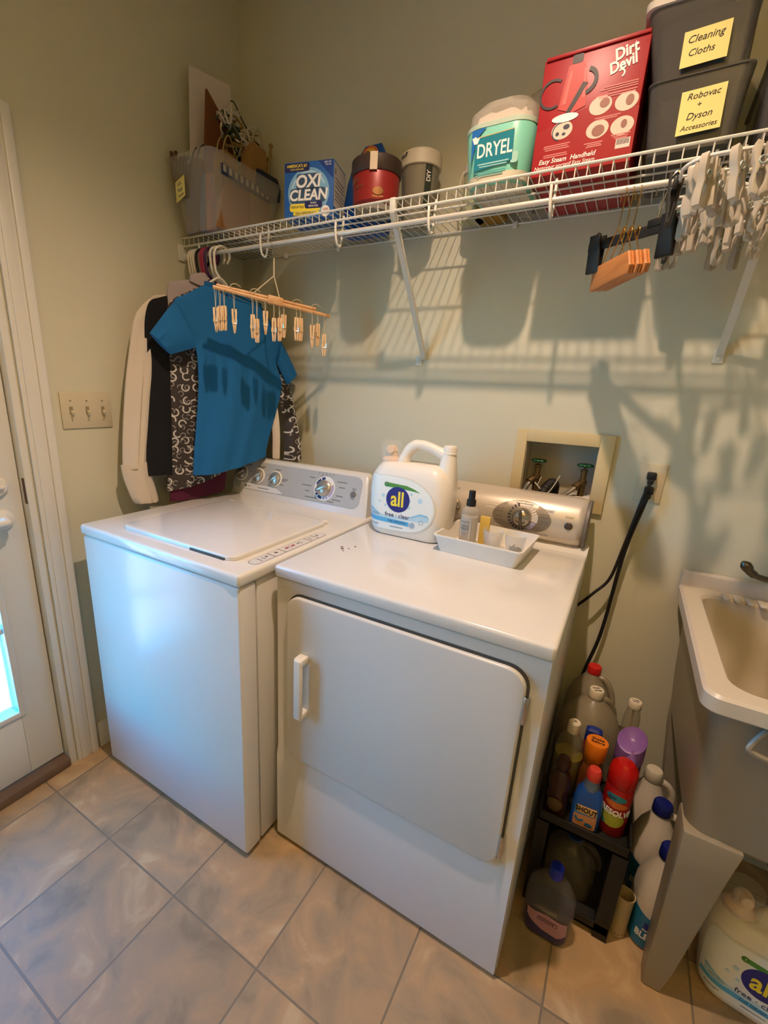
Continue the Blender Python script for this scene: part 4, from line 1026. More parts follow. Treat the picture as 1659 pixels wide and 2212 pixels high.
for q in ((.035, .120, .010, .009), (.084, .115, .008, .010), (.030, .070, .013, .011), (.080, .073, .006, .008)): rd('picture_detail', [ell(*q, 12)], mat('picture_brown', '#8d5a4a', .4), .001)
rd('picture_marks', [ell(-.038, .091, .007, .005, 12), ell(-.056, .080, .004, .004, 10), ell(-.042, .078, .004, .003, 10), arcseg(-.050, .084, .016, .018, 1.5, 4.6, 12)], mat('picture_navy', '#2d2f45', .4), .001)
text('logo_lettering', [('Dirt', .062, .2045, .030, {'bold': .03, 'rot': .22, 'sx': .85}), ('Devil', .0595, .183, .029, {'bold': .03, 'rot': .22, 'sx': .85})], RM, WHITEINK, rb_)
rd('logo_tail', [arcseg(.058, .167, .005, .008, -1.2, 2.4, 8)], WHITEINK, .0009)
PINKI = mat('pink_print', '#d27a74', .5)
lines = []
for y, x0, x1 in ((.147, .030, .094), (.143, .022, .094), (.139, .038, .094), (.133, .016, .094), (.129, .022, .092), (.0925, .02, .07), (.089, .025, .064), (.0475, .005, .043), (.044, .012, .04), (.0405, .01, .042), (.054, .058, .096), (.0505, .062, .092), (.047, .066, .09), (.058, -.082, -.026), (.054, -.082, -.03), (.050, -.078, -.026), (.040, -.08, -.03), (.036, -.08, -.028)):
    lines.append(rect(x0, x1, y, y+.002))
rd('fine_print', lines, PINKI, .0007)
text('title_lettering', [('Easy Steam  Handheld', -.029, .0285, .0135, {'shear': .2, 'bold': .012}), ('Nettoyeur portatif Easy Steam', -.033, .017, .0105, {'shear': .2})], RM, WHITEINK, rb_)
bc = rd('barcode_panel', [rect(.070, .098, .028, .046)], mat('pale_pink_card', '#d8c4ba', .5), .0005)
rd('barcode_bars', [rect(.072+i*.0022, .0732+i*.0022, .035, .045) for i in range(11)], INK, .0007)
bm = B(); box(bm, X0+.004, X1-.002, Y0-.0035, Y0-.001, ZT-.004, ZT+.003, .001)
obj('lid_flap', bm, REDC, rb_)
obj('price_sticker', box(B(), 1.352, 1.372, Y0+.15, Y0+.185, Z0-.0006, Z0+.0002), mat('tan_tape', '#b08a5a', .5), rb_)

# --- smoky bins with notes
SMK = mat('smoky_clear_plastic', '#5a5855', .12, alpha=.62, var=.02)
def shoebox(label, x0, x1, x2, x3, z0, z1, lidmat, contents, note, words, nx0, nx1, nz0, nz1, rz=0):
    t = thing('storage_bin', label, 'bin', ((x2+x3)/2, -.165, z0), 0, 'smoky shoe bins at the right of the shelf')
    cxl, cxh = (x2+x3)/2, (x0+x1)/2
    bm = B()
    def R(cx_, hx_, hy_, z, r=.018): return [(cx_+x, -.163+y, z) for x, y in rr(hx_, hy_, r, 6)]
    loft(bm, [R(cxl, (x3-x2)/2, .122, z0), R(cxh, (x1-x0)/2, .130, z1-.004), R(cxh, (x1-x0)/2+.003, .133, z1-.003), R(cxh, (x1-x0)/2+.003, .133, z1)])
    obj('bin_shell', bm, SMK, t)
    if lidmat:
        bm = B(); loft(bm, [R(cxh, (x1-x0)/2+.005, .136, z1-.010), R(cxh, (x1-x0)/2+.006, .137, z1+.002), R(cxh, (x1-x0)/2+.002, .133, z1+.006), R(cxh, .03, .09, z1+.006)])
        obj('lid', bm, lidmat, t)
    bm = B(); rnd = random.Random(len(label)); rings = []
    for k in range(5):
        q = k/4; z = z0+.004+(z1-z0-.03)*q
        rings.append([(cxl+(cxh-cxl)*q+x+rnd.uniform(-.003, .003), -.163+y+rnd.uniform(-.003, .003), z) for x, y in rr((x3-x2)/2-.008, .112, .02, 5)])
    loft(bm, rings); obj('bin_contents', bm, contents, t)
    M_ = FY(((nx0+nx1)/2, -.2955, (nz0+nz1)/2)) @ Matrix.Rotation(.03, 4, 'Z')
    nh, nw = (nz1-nz0)/2, (nx1-nx0)/2
    n_ = obj('sticky_note', prism(B(), rect(-nw, nw, -nh, nh), 0, .0007, M_), NOTE, t, label='yellow handwritten note on the front of the bin')
    text('handwriting', words, M_, INK, n_)
    return t
shoebox('upper smoky clear bin with a cleaning cloths note, stacked on the accessories bin', 1.420, 1.606, 1.450, 1.608, 2.006, 2.138, mat('white_bin_lid', '#c9bfae', .4), mat('navy_cloth', '#252a36', .9, var=.3, scale=10), None,
        [('Cleaning', -.002, .014, .017, {'shear': .25}), ('Cloths', -.006, -.008, .016, {'shear': .25})], 1.492, 1.568, 2.014, 2.073)
shoebox('lower smoky clear bin with a vacuum accessories note, standing on the shelf', 1.446, 1.618, 1.462, 1.612, Z0, 2.001, None, mat('dark_parts', '#2b2926', .7, var=.5, scale=14), None,
        [('Robovac', 0, .026, .0155, {'shear': .25}), ('+', -.004, .010, .014), ('Dyson', -.002, -.008, .0165, {'shear': .25}), ('Accessories', 0, -.027, .0125, {'shear': .25})], 1.508, 1.582, 1.897, 1.972)
# right-hand bins, cut by the picture edge
t = thing('storage_bin', 'smoky clear bin holding an orange item at the picture edge', 'bin', (1.73, -.165, Z0), 0, 'smoky shoe bins at the right of the shelf')
bm = B()
def R3(hx_, hy_, z, cx_=1.725): return [(cx_+x, -.163+y, z) for x, y in rr(hx_, hy_, .018, 6)]
loft(bm, [R3(.076, .122, Z0), R3(.083, .130, 1.997), R3(.087, .134, 1.998), R3(.087, .134, 2.001)])
obj('bin_shell', bm, SMK, t)
bm = B(); loft(bm, [R3(.066, .108, Z0+.004), R3(.07, .11, 1.95), R3(.06, .09, 1.962)]); obj('bin_contents', bm, mat('dark_parts', '#2b2926', .7), t)
bm = B(); bottle(bm, 1.700, -.255, [(1.952, .030, .018, .012), (1.975, .034, .022, .014), (1.99, .02, .015, .01)], 5); obj('orange_item', bm, mat('orange_plastic', '#c9791c', .5), t)
t = thing('storage_bin', 'tilted bin with a white lid on top of the edge bin', 'bin', (1.745, -.165, 2.003), 0, 'smoky shoe bins at the right of the shelf')
bm = B(); loft(bm, [R3(.078, .122, 2.003, 1.742), R3(.085, .130, 2.10, 1.742)]); obj('bin_shell', bm, SMK, t)
bm = B(); loft(bm, [R3(.089, .134, 2.098, 1.742), R3(.09, .136, 2.110, 1.742), R3(.085, .13, 2.114, 1.742)]); obj('lid', bm, mat('white_bin_lid', '#c9bfae', .4), t)
bm = B(); loft(bm, [R3(.066, .108, 2.008, 1.742), R3(.07, .11, 2.085, 1.742)]); obj('bin_contents', bm, mat('brown_parts', '#3a2e22', .8), t)

# ------------------------------------------------------------------ wooden clamp hangers
def wood_hanger(x, dz, tilt, label):
    t = thing('clamp_hanger', label, 'hanger', (x, -.285, ROD_Z+.0075), tilt, 'wooden trouser hangers on the rod')
    for s in (-1, 1):
        bm = B(); pr = [(-.118, -.018), (-.098, .012), (.098, .020), (.112, .008), (.112, -.028), (.104, -.033), (-.112, -.033)]
        prism(bm, pr, s*.0006, s*.0058, frame((0, 0, -.155+dz), (0, 1, .03), (0, -.03, 1)), .002)
        obj('clamp_half', bm, WOODHANG, t, local=True)
    bm = B()
    tube(bm, spline([(0, .016, -.020), (0, .012, -.002), (0, .002, .0022), (0, -.009, -.003), (0, -.010, -.02), (0, -.004, -.06), (0, 0, -.076)], 5), .0012, 6)
    tube(bm, spline([(0, 0, -.074), (.003, -.02, -.10), (.006, -.045, -.138)], 4), .0012, 6); tube(bm, spline([(0, 0, -.074), (-.003, .02, -.10), (-.006, .045, -.136)], 4), .0012, 6)
    tube(bm, spline([(0, -.022, -.10), (0, -.034, -.085), (0, -.044, -.095), (0, -.036, -.11), (0, -.02, -.103)], 4), .0014, 6)
    obj('brass_hook', bm, BRASS, t, local=True)
wood_hanger(1.4355, 0, .40, 'wooden clamp hanger at the front of the stack on the rod')
wood_hanger(1.4495, 0, .40, 'second wooden clamp hanger in the stack on the rod')
wood_hanger(1.4635, 0, .40, 'wooden clamp hanger at the back of the stack near the black hangers')
# ------------------------------------------------------------------ black clip hangers
def clip_hanger(x, dz, tilt, label, ypos=(-.138, .138), b0=-.165):
    t = thing('clip_hanger', label, 'hanger', (x, -.285, ROD_Z+.0075), tilt, 'black clip hangers on the rod')
    obj('bar', box(B(), -.004, .004, b0, .165, -.075+dz, -.053+dz, .003), BLACKP, t, local=True)
    bm = B(); tube(bm, spline([(0, .014, -.020), (0, .012, -.003), (0, .002, .0022), (0, -.009, -.002), (0, -.011, -.016), (0, -.004, -.035), (0, 0, -.056+dz)], 5), .0018, 8); obj('hook', bm, CHROME, t, local=True)
    for y in ypos:
        bm = B()
        for s in (-1, 1): prism(bm, [(-.014, .022), (.014, .022), (.018, -.060), (-.018, -.060)], s*.005, s*.010, frame((s*.001, y, -.064+dz), (0, 1, 0), (s*.10, 0, 1)), .002)
        c = obj('clip', bm, BLACKP, t, local=True)
        bm = B(); tube(bm, spline([(-.010, y, -.05+dz), (0, y, -.038+dz), (.010, y, -.05+dz)], 4), .003, 6); obj('clip_spring', bm, CHROME, c, local=True)
    obj('neck', box(B(), -.006, .006, -.018, .018, -.060+dz, -.044+dz, .003), BLACKP, t, local=True)
clip_hanger(1.508, -.022, .98, 'black clip hanger beside the wooden hangers', (-.03, .142), -.055)
clip_hanger(1.532, .004, -.02, 'black clip hanger nearest the white clothespin rack')

# ------------------------------------------------------------------ white clip drying rack
cr_ = thing('clip_rack', 'white plastic drying rack frame holding many clips under the shelf', 'drying rack', (1.63, -.285, 1.757))
bm = B(); fr = [(1.63+x, -.305+y, 1.762) for x, y in rr(.095, .225, .05, 6)]
tube(bm, fr, .0028, 8, closed=True)
obj('outer_ring', bm, WPLAST, cr_)
bm = B()
for y in (-.46, -.36, -.26, -.16): tube(bm, [(1.536, y, 1.762), (1.724, y, 1.762)], .0025, 8)
tube(bm, [(1.63, -.528, 1.762), (1.63, -.082, 1.762)], .0025, 8)
obj('cross_bars', bm, WPLAST, cr_)
bm = B()
for dx_, dy_ in ((-.1, 0), (.1, 0), (0, -.2), (0, .2)): tube(bm, [(1.63+dx_, -.285+dy_, 1.764), (1.63, -.285, 1.800)], .003, 8)
tube(bm, spline([(1.63, -.285, 1.798), (1.63, -.288, 1.812), (1.63, -.297, 1.820), (1.63, -.290, 1.828), (1.63, -.280, 1.828), (1.63, -.272, 1.820)], 5), .003, 8)
obj('rack_hook', bm, WPLAST, cr_)
def clip_parts():
    a = B()
    for s in (-1, 1):
        poly = [(.002, .006), (.010, .010), (.013, .004), (.0125, -.016), (.0085, -.028), (.0115, -.042), (.0105, -.064), (.002, -.068), (.0012, -.060), (.006, -.050), (.0065, -.038), (.0022, -.028), (.0042, -.012)]
        prism(a, [(s*x, y) for x, y in poly], -.006, .006, frame((0, 0, 0), (1, 0, 0), (0, 0, 1)), .0008)
    box(a, -.0022, .0022, -.004, .004, -.031, -.024)
    s_ = B(); tube(s_, [(.0055*math.cos(q), -.0066, -.020+.0055*math.sin(q)) for q in [i*PI/5 for i in range(10)]], .0012, 6, closed=True)
    return finish(a, 'clip_jaws', mat('translucent_white_clip', '#c4baa8', .3, var=.05, scale=8, alpha=.74)), finish(s_, 'clip_ring', mat('clip_ring_blue', '#aebcb8', .35))
CJ, CRG = clip_parts()
CL_POS = [(1.554, -.478, 1.2), (1.564, -.493, .1), (1.569, -.520, 1.0), (1.580, -.502, 1.3), (1.590, -.462, .9), (1.600, -.432, .15), (1.608, -.530, .9), (1.619, -.505, 1.3), (1.620, -.415, .3), (1.637, -.536, .2), (1.672, -.367, .4), (1.650, -.515, 1.2),
          (1.557, -.363, 1.0), (1.566, -.401, .6), (1.594, -.313, .5), (1.530, -.115, .3), (1.554, -.135, .2), (1.556, -.248, .8), (1.632, -.085, .5), (1.678, -.072, .9), (1.700, -.169, .1), (1.643, -.299, .7), (1.641, -.236, 1.1), (1.652, -.354, .6), (1.669, -.314, .2), (1.693, -.269, .3), (1.579, -.273, .9), (1.637, -.142, .4), (1.712, -.40, .2), (1.706, -.46, .5)]
ROW = ['front', 'second', 'middle', 'fourth', 'rear']
cnt = {}
for i, (x, y, a) in enumerate(CL_POS):
    row = min(4, int((y+.56)/.10)); cnt.setdefault(row, []).append((x, y, a))
ORD = ['leftmost', 'second from left', 'third from left', 'fourth from left', 'fifth from left', 'sixth from left', 'seventh from left', 'eighth from left', 'ninth from left']
for row, lst in cnt.items():
    for k, (x, y, a) in enumerate(sorted(lst)):
        t = thing('clothespin', 'white plastic clip, %s of the rack\'s %s row' % (ORD[k], ROW[row]), 'clothespin', (x, y, 1.752 if row != 0 else 1.758), a, 'white plastic clips on the drying rack')
        t.rotation_euler = (random.uniform(-.12, .12), random.uniform(-.12, .12), a)
        for nm, me in (('clip_jaws', CJ), ('clip_ring', CRG)):
            o = bpy.data.objects.new(nm, me); COL.objects.link(o); o.parent = t

# ------------------------------------------------------------------ fittings on the walls
sp_ = thing('switch_plate', 'almond three-gang light switch plate on the left wall', 'switch', (0, -.7325, 1.2065))
obj('plate', box(B(), 0, .0055, -.7325-.0815, -.7325+.0815, 1.206, 1.3195, .0025), IVORY2, sp_)
for y in (-.784, -.7325, -.681):
    bm = B(); box(bm, .0055, .0064, y-.0055, y+.0055, 1.250, 1.275, .0003); s_ = obj('toggle_slot', bm, mat('switch_slot', '#8d8062', .5), sp_)
    bm = B(); t = B(); box(t, 0, .014, -.004, .004, -.006, .006, .0015); bmesh.ops.transform(t, matrix=Matrix.Translation((.005, y, 1.259)) @ Matrix.Rotation(.45, 4, 'Y'), verts=t.verts); join(bm, t)
    obj('toggle', bm, IVORY2, s_)
    for z in (1.232, 1.293): obj('screw', lathe_on(B(), (.0055, y, z), (1, 0, 0), [(.003, 0), (.0025, .001), (0, .0012)], 10, (True, False)), mat('switch_slot', '#8d8062', .5), sp_)

lb = thing('laundry_outlet_box', 'cream framed recess with washer valves in the back wall', 'outlet box', (1.364, 0, 1.021))
bm = B()
for x0, x1, z0, z1 in ((1.221, 1.2555, 1.022, 1.266), (1.4685, 1.508, 1.022, 1.266), (1.2555, 1.4685, 1.2285, 1.266), (1.2555, 1.4685, 1.022, 1.0625)): box(bm, x0, x1, -.012, -.0005, z0, z1, .0015)
obj('frame', bm, mat('cream_frame', '#cdb98a', .5, var=.05, scale=20), lb)
bm = B()
for q in ((1.2545, 1.257, .001, .0905, 1.031, 1.229), (1.4665, 1.4685, .001, .0905, 1.031, 1.229), (1.257, 1.4665, .0885, .0915, 1.031, 1.229), (1.257, 1.4665, .001, .0885, 1.2265, 1.229), (1.257, 1.4665, .001, .0885, 1.031, 1.035)): box(bm, *q)
obj('recess_lining', bm, mat('grey_cream_lining', '#b3aa95', .6), lb)
bm = B(); box(bm, 1.31, 1.3665, .012, .07, 1.035, 1.050, .003); box(bm, 1.40, 1.4665, .03, .085, 1.035, 1.062, .003); obj('pipe_block', bm, WPLAST, lb)
for x in (1.294, 1.436):
    v = thing('tap_valve', '%s green-handled brass tap valve inside the wall recess' % ('left' if x < 1.35 else 'right'), 'valve', (x, .045, 1.062), 0, 'washer taps in the recess')
    bm = B(); lathe(bm, x, .045, [(.010, 1.062), (.010, 1.10), (.013, 1.102), (.013, 1.115), (.009, 1.117), (.009, 1.140), (.0105, 1.141), (.0105, 1.149), (.004, 1.150), (.004, 1.160)], 16)
    lathe_on(bm, (x, .045, 1.109), (-.5, -.6, -.5), [(.008, 0), (.009, .02), (.012, .021), (.012, .034)], 14)
    obj('valve_body', bm, mat('old_brass', '#77603f', .4, metal=.8, var=.15), v)
    bm = B(); rings = []
    pr = [(.0225, 1.160), (.0235, 1.163), (.0205, 1.167), (.006, 1.166), (.004, 1.169)]
    n_ = 40
    for r, z in [(.004, 1.158), (.019, 1.158)]+pr: rings.append([(x+r*(1+.07*math.cos(8*q*2*PI/n_)*(r > .01))*math.cos(q*2*PI/n_), .045+r*(1+.07*math.cos(8*q*2*PI/n_)*(r > .01))*math.sin(q*2*PI/n_), z) for q in range(n_)])
    loft(bm, rings); obj('hand_wheel', bm, mat('green_enamel', '#12512f', .4), v)
BRAID = mat('braided_steel', '#a9a39a', .35, metal=.8, var=.3, scale=400)
tube_bm = tube(B(), spline([(1.281, .030, 1.095), (1.272, .018, 1.078), (1.265, -.010, 1.05), (1.258, -.022, .99), (1.25, -.022, .85), (1.2, -.022, .6)], 6), .0075, 10)
obj('supply_hose', tube_bm, BRAID, None, label='braided steel hose running down from the left tap valve', cat='hose', group=None)
tube_bm = tube(B(), spline([(1.420, .026, 1.092), (1.402, .012, 1.074), (1.380, -.008, 1.055), (1.362, -.022, 1.02), (1.35, -.022, .9), (1.30, -.022, .6)], 6), .0075, 10)
obj('supply_hose', tube_bm, BRAID, None, label='braided steel hose slanting left from the right tap valve', cat='hose')
bm = B(); P_ = spline([(1.352, .050, 1.040), (1.352, .050, 1.075), (1.349, .035, 1.092), (1.340, .010, 1.086), (1.328, -.014, 1.06), (1.316, -.026, 1.0), (1.30, -.026, .85), (1.25, -.026, .6)], 8)
tube(bm, P_, [.0165+.0022*(i % 2) for i in range(len(P_))], 14)
dh_ = obj('drain_hose', bm, RUBBER, None, label='black ribbed drain hose looping into the wall recess', cat='hose')
bm = B(); tube(bm, spline([(1.300, -.014, 1.098), (1.320, -.016, 1.080), (1.343, -.018, 1.070), (1.357, -.012, 1.090), (1.372, -.006, 1.128)], 6), .0018, 6); tube(bm, [(1.309, -.015, 1.089), (1.318, -.016, 1.118)], .0015, 6)
obj('cable_tie', bm, mat('white_tie', '#cbc5b6', .4), None, label='thin white cable tie round the black drain hose', cat='tie')

ou = thing('power_outlet', 'almond duplex power outlet right of the recessed valve box', 'outlet', (1.6165, 0, 1.079))
obj('plate', box(B(), 1.5815, 1.6515, -.0055, -.0003, 1.081, 1.196, .0025), IVORY2, ou)
for z in (1.118, 1.159): obj('socket', prism(B(), rrect(1.6165-.0165, 1.6165+.0165, z-.014, z+.014, .009), .0054, .0072, FY((0, 0, 0))), IVORY2, ou)
obj('screw', lathe_on(B(), (1.6165, -.0055, 1.1385), (0, -1, 0), [(.003, 0), (0, .001)], 10, (True, False)), CHROME, ou)
def cord(name, label, z, pts, r=.0042, dx=0):
    t = thing(name, label, 'cord', (1.6165, -.03, z))
    bm = B(); box(bm, 1.6165-.012+dx, 1.6165+.012+dx, -.030, -.0075, z-.011, z+.011, .004); box(bm, 1.6165-.008+dx, 1.6165+.008+dx, -.034, -.018, z-.024, z-.008, .004)
    obj('plug', bm, BLACKP, t)
    obj('flex', tube(B(), spline(pts, 7), r, 8), RUBBER, t)
cord('appliance_lead', 'black power cord from the upper socket curving left behind the dryer', 1.161, [(1.6165, -.028, 1.140), (1.606, -.052, 1.10), (1.598, -.044, 1.037), (1.585, -.038, .94), (1.567, -.040, .832), (1.532, -.052, .778), (1.505, -.050, .738), (1.488, -.045, .715), (1.47, -.04, .70)], .0045)
cord('appliance_lead', 'black power cord from the lower socket hanging down to the floor', 1.118, [(1.6165, -.028, 1.098), (1.610, -.036, 1.06), (1.594, -.034, .96), (1.586, -.032, .86), (1.583, -.030, .783), (1.578, -.030, .674), (1.570, -.030, .596), (1.552, -.030, .49), (1.53, -.030, .30), (1.515, -.030, .02)], .0055, .001)

# ------------------------------------------------------------------ detergent jug
HD = mat('white_hdpe', '#e8e0d3', .35, var=.015, scale=8)
JP = [(0, .112, .054, .040), (.004, .119, .060, .045), (.012, .125, .0635, .048), (.08, .134, .066, .050), (.14, .137, .066, .050), (.19, .133, .064, .050), (.212, .122, .058, .050), (.228, .108, .048, .045), (.233, .092, .038, .036)]
def prof_at(z, P):
    for a, b in zip(P[:-1], P[1:]):
        if z <= b[0]:
            q = (z-a[0])/(b[0]-a[0]); return [a[i]+(b[i]-a[i])*q for i in (1, 2, 3)]
    return P[-1][1:4]
def wrapper(P):
    def f(v):
        hx, hy, r = prof_at(v.y, P); r = min(r, hx, hy); F = hx-r; u = v.x; s = 1 if u > 0 else -1
        if abs(u) <= F: return (u, -hy-v.z, v.y)
        a = (abs(u)-F)/r
        return (s*(F+(r+v.z)*math.sin(a)), -(hy-r)-(r+v.z)*math.cos(a), v.y)
    return f
def fine(bm, step=.008):
    for ax, no in (((1, 0, 0), 0), ((0, 1, 0), 1)):
        lo = min(v.co[no] for v in bm.verts); hi = max(v.co[no] for v in bm.verts)
        q = lo+step
        while q < hi:
            bmesh.ops.bisect_plane(bm, geom=bm.verts[:]+bm.edges[:]+bm.faces[:], plane_co=tuple(q if i == no else 0 for i in range(3)), plane_no=ax, dist=1e-7); q += step
def wdecal(name, polys, mt, parent, fn, d=.0005, base=.0003, step=.010):
    bm = B()
    for p in polys:
        t = B(); prism(t, p, base, base+d, None); bmesh.ops.triangulate(t, faces=[f for f in t.faces if len(f.verts) > 4]); fine(t, step); join(bm, t)
    bend(bm, fn)
    return obj(name, bm, mt, parent, local=True)
def wtext(name, items, mt, parent, fn, base=.0012):
    bm = B()
    for it in items:
        s, x, y, size = it[:4]; kw = dict(it[4]) if len(it) > 4 else {}; rot = kw.pop('rot', 0)
        t = text_bm(s, size, **kw); bmesh.ops.transform(t, matrix=Matrix.Translation((x, y, base)) @ Matrix.Rotation(rot, 4, 'Z'), verts=t.verts); join(bm, t)
    bend(bm, fn)
    return obj(name, bm, mt, parent, local=True, smooth=10)
dj = thing('detergent_jug', 'big white laundry detergent jug with a looped handle on the dryer top', 'detergent jug', (.983, -.272, .9203), 0)
bm = B(); bottle(bm, 0, 0, JP, 8)
obj('jug_body', bm, HD, dj, local=True)
bm = B()
tube(bm, spline([(-.045, 0, .222), (-.036, 0, .250), (-.020, 0, .276), (.005, 0, .290), (.040, 0, .286), (.075, 0, .274), (.100, 0, .262)], 6), [.020]*6+[.0175]*12+[.015]*12+[.017]*7, 14, flat=(0, 1, 0))
bm2 = B(); bottle(bm2, .105, 0, [(.17, .030, .040, .028), (.21, .028, .034, .026), (.25, .024, .024, .022), (.272, .0215, .0215, .0215)], 6); join(bm, bm2)
obj('jug_handle', bm, HD, dj, local=True)
bm = B(); lathe(bm, .107, 0, [(.022, .272), (.022, .276), (.0205, .277), (.0205, .292), (.0185, .296), (.005, .297)], 28); obj('vent_cap', bm, HD, dj, local=True)
bm = B(); lathe(bm, -.086, 0, [(.030, .226), (.031, .236), (.026, .240), (.020, .246), (.018, .262), (.020, .264), (.014, .276), (.006, .280)], 28)
lathe_on(bm, (-.086, -.006, .268), (.3, -1, .12), [(.013, 0), (.013, .016), (.011, .018)], 16); obj('pour_spout', bm, mat('pale_peach_plastic', '#e3c8b0', .35), dj, local=True)
bm = B(); lathe(bm, -.086, 0, [(.038, .232), (.0385, .234), (.035, .294), (.033, .297), (.004, .298)], 32, (False, True)); obj('measuring_cap', bm, mat('clear_cap', '#eee9e0', .08, alpha=.14), dj, local=True)
JF = wrapper(JP)
LBL = [(-.134, .183), (-.090, .191), (-.040, .192), (.015, .187), (.055, .171), (.084, .146), (.098, .112), (.091, .073), (.066, .042), (.025, .026), (-.040, .022), (-.110, .023), (-.129, .034), (-.137, .10)]
LBS = [(p.x, p.y) for p in spline([(x, y, 0) for x, y in LBL], 3, True)]
wdecal('label_rim', [[((x+.022)*1.035-.022, (y-.107)*1.05+.107) for x, y in LBS]], mat('pale_grey_rim', '#d8d6cc', .35), dj, JF, .0014)
la = wdecal('label', [LBS], mat('label_white', '#e9ebe6', .4, var=.01), dj, JF, .0022)
PALE = mat('pale_sky_ink', '#b9d6e2', .5, var=.05); SKYI = mat('sky_ink', '#8bbfdc', .5, var=.05)
wdecal('water_wave', [[(-.122, .088), (-.108, .083), (-.085, .072), (-.06, .066), (-.03, .069), (.005, .066), (.025, .076), (.055, .090), (.078, .088), (.085, .080), (.083, .068), (.06, .064), (.03, .062), (-.122, .058)]], PALE, la, JF, .0026)
wdecal('water_crest', [[(-.122, .0885), (-.108, .0835), (-.085, .0725), (-.085, .068), (-.108, .078), (-.122, .081)], [(.025, .076), (.055, .090), (.078, .088), (.085, .080), (.078, .083), (.055, .084), (.025, .0705)]], SKYI, la, JF, .0029)
wdecal('bubble', [ell(x, y, r, r, 14) for x, y, r in ((.052, .130, .008), (.022, .146, .005), (-.073, .130, .006), (-.085, .110, .004), (.016, .104, .006), (.018, .125, .005), (-.064, .10, .004))], PALE, la, JF, .0026)
wdecal('brand_roundel', [ell(-.022, .123, .040, .040, 40)], mat('roundel_navy', '#29297a', .4), la, JF, .0031)
wtext('brand_lettering', [('all', -.023, .1225, .066, {'sx': .80, 'bold': .022})], YELLOWINK, la, JF, .0036)
wtext('variety_lettering', [('free · clear', -.021, .0715, .0195, {'bold': .006})], mat('slate_ink', '#4b4b76', .5), la, JF, .0032)
wdecal('blue_band', [[(-.130, .046), (.020, .043), (.020, .057), (-.130, .060)]], mat('band_blue', '#5aaedd', .5, var=.1), la, JF, .0027)
wtext('band_lettering', [('THE ORIGINAL', -.020, .0508, .0098)], mat('deep_ink', '#24467e', .5), la, JF, .0031)
wdecal('green_banner', [[(-.072, .166), (-.060, .173), (.005, .170), (.030, .163), (.050, .154), (.02, .157), (-.060, .160)]], mat('leaf_green', '#4f8d3f', .5), la, JF, .0027)
wdecal('banner_badge', [ell(-.064, .167, .0075, .0075, 18)], mat('leaf_green_dark', '#3f7a35', .5), la, JF, .0030)
wtext('banner_lettering', [('1', -.064, .167, .010)], WHITEINK, la, JF, .0034)
wdecal('seal', [ell(.031, .049, .0095, .0095, 20), arcseg(.060, .063, .006, .0075, 0, 6.2, 18)], mat('seal_grey', '#9fb2c6', .5), la, JF, .0033)
wdecal('small_lettering', [rect(-.112, -.082, .068, .0705), rect(-.112, -.082, .064, .0655), rect(-.115, -.085, .034, .036), rect(-.115, -.09, .030, .0315), rect(-.045, .000, .0325, .035)], mat('small_ink', '#7b8ba0', .5), la, JF, .0027)

# ------------------------------------------------------------------ tray with its contents
tr = thing('plastic_tray', 'shallow white plastic tray on the dryer in front of its console', 'tray', (1.233, -.287, .9203), -.05)
bm = B()
def TR(hx, hy, z, r=.012): return [(x, y, z) for x, y in rr(hx, hy, r, 5)]
loft(bm, [TR(.112, .088, 0), TR(.124, .100, .047), TR(.128, .104, .048), TR(.128, .104, .052), TR(.1225, .0985, .052), TR(.1105, .0865, .003)])
obj('tray_body', bm, WPLAST, tr, local=True)
sb_ = thing('spray_bottle', 'clear glass spray bottle with a black nozzle in the white tray', 'spray bottle', (1.172, -.275, .9240))
GL = mat('clear_glass_bottle', '#d8d2c8', .06, alpha=.3, var=.02)
obj('bottle_glass', lathe(B(), 1.172, -.275, [(.024, .9240), (.0265, .928), (.0268, 1.020), (.024, 1.036), (.015, 1.044), (.012, 1.047), (.012, 1.050)], 32), GL, sb_)
obj('liquid', lathe(B(), 1.172, -.275, [(.0225, .926), (.0245, .930), (.0245, 1.015), (.02, 1.016)], 28), mat('milky_liquid', '#cfc3b4', .2, alpha=.7), sb_)
bm = B(); lathe(bm, 1.172, -.275, [(.0135, 1.047), (.0138, 1.049), (.0135, 1.066), (.010, 1.067), (.0095, 1.092), (.0085, 1.0935), (.002, 1.0935)], 24); lathe_on(bm, (1.172, -.283, 1.086), (0, -1, 0), [(.003, 0), (.003, .003)], 10); obj('spray_nozzle', bm, BLACKP, sb_)
fnb = cyl_fn(1.172, -.275, .0269, 0, math.radians(-98))
sl = decal('paper_label', [rect(-.019, .019, .945, 1.012)], None, mat('label_cream', '#ddd5c8', .5), sb_, fn=fnb)
decal('label_border', [rect(-.018, .018, 1.0105, 1.0112), rect(-.018, .018, .9455, .9462), rect(-.0185, -.0178, .9455, 1.0112), rect(.0178, .0185, .9455, 1.0112)], None, INK, sb_, d=.0004, base=.0008, fn=fnb)
text('label_lettering', [('THE LAUNDRESS', 0, 1.003, .0042), ('CREASE', 0, .989, .0066), ('RELEASE', 0, .981, .0066), ('scent', 0, .965, .004)], None, GREY_INK, sb_, fn=fnb, base=.0010)
obj('sponge_card', box(B(), 1.196, 1.226, -.243, -.231, .9238, 1.012, .002), mat('pale_yellow_card', '#d9b95c', .7), None, label='pale yellow card standing behind the spray bottle in the tray', cat='card')
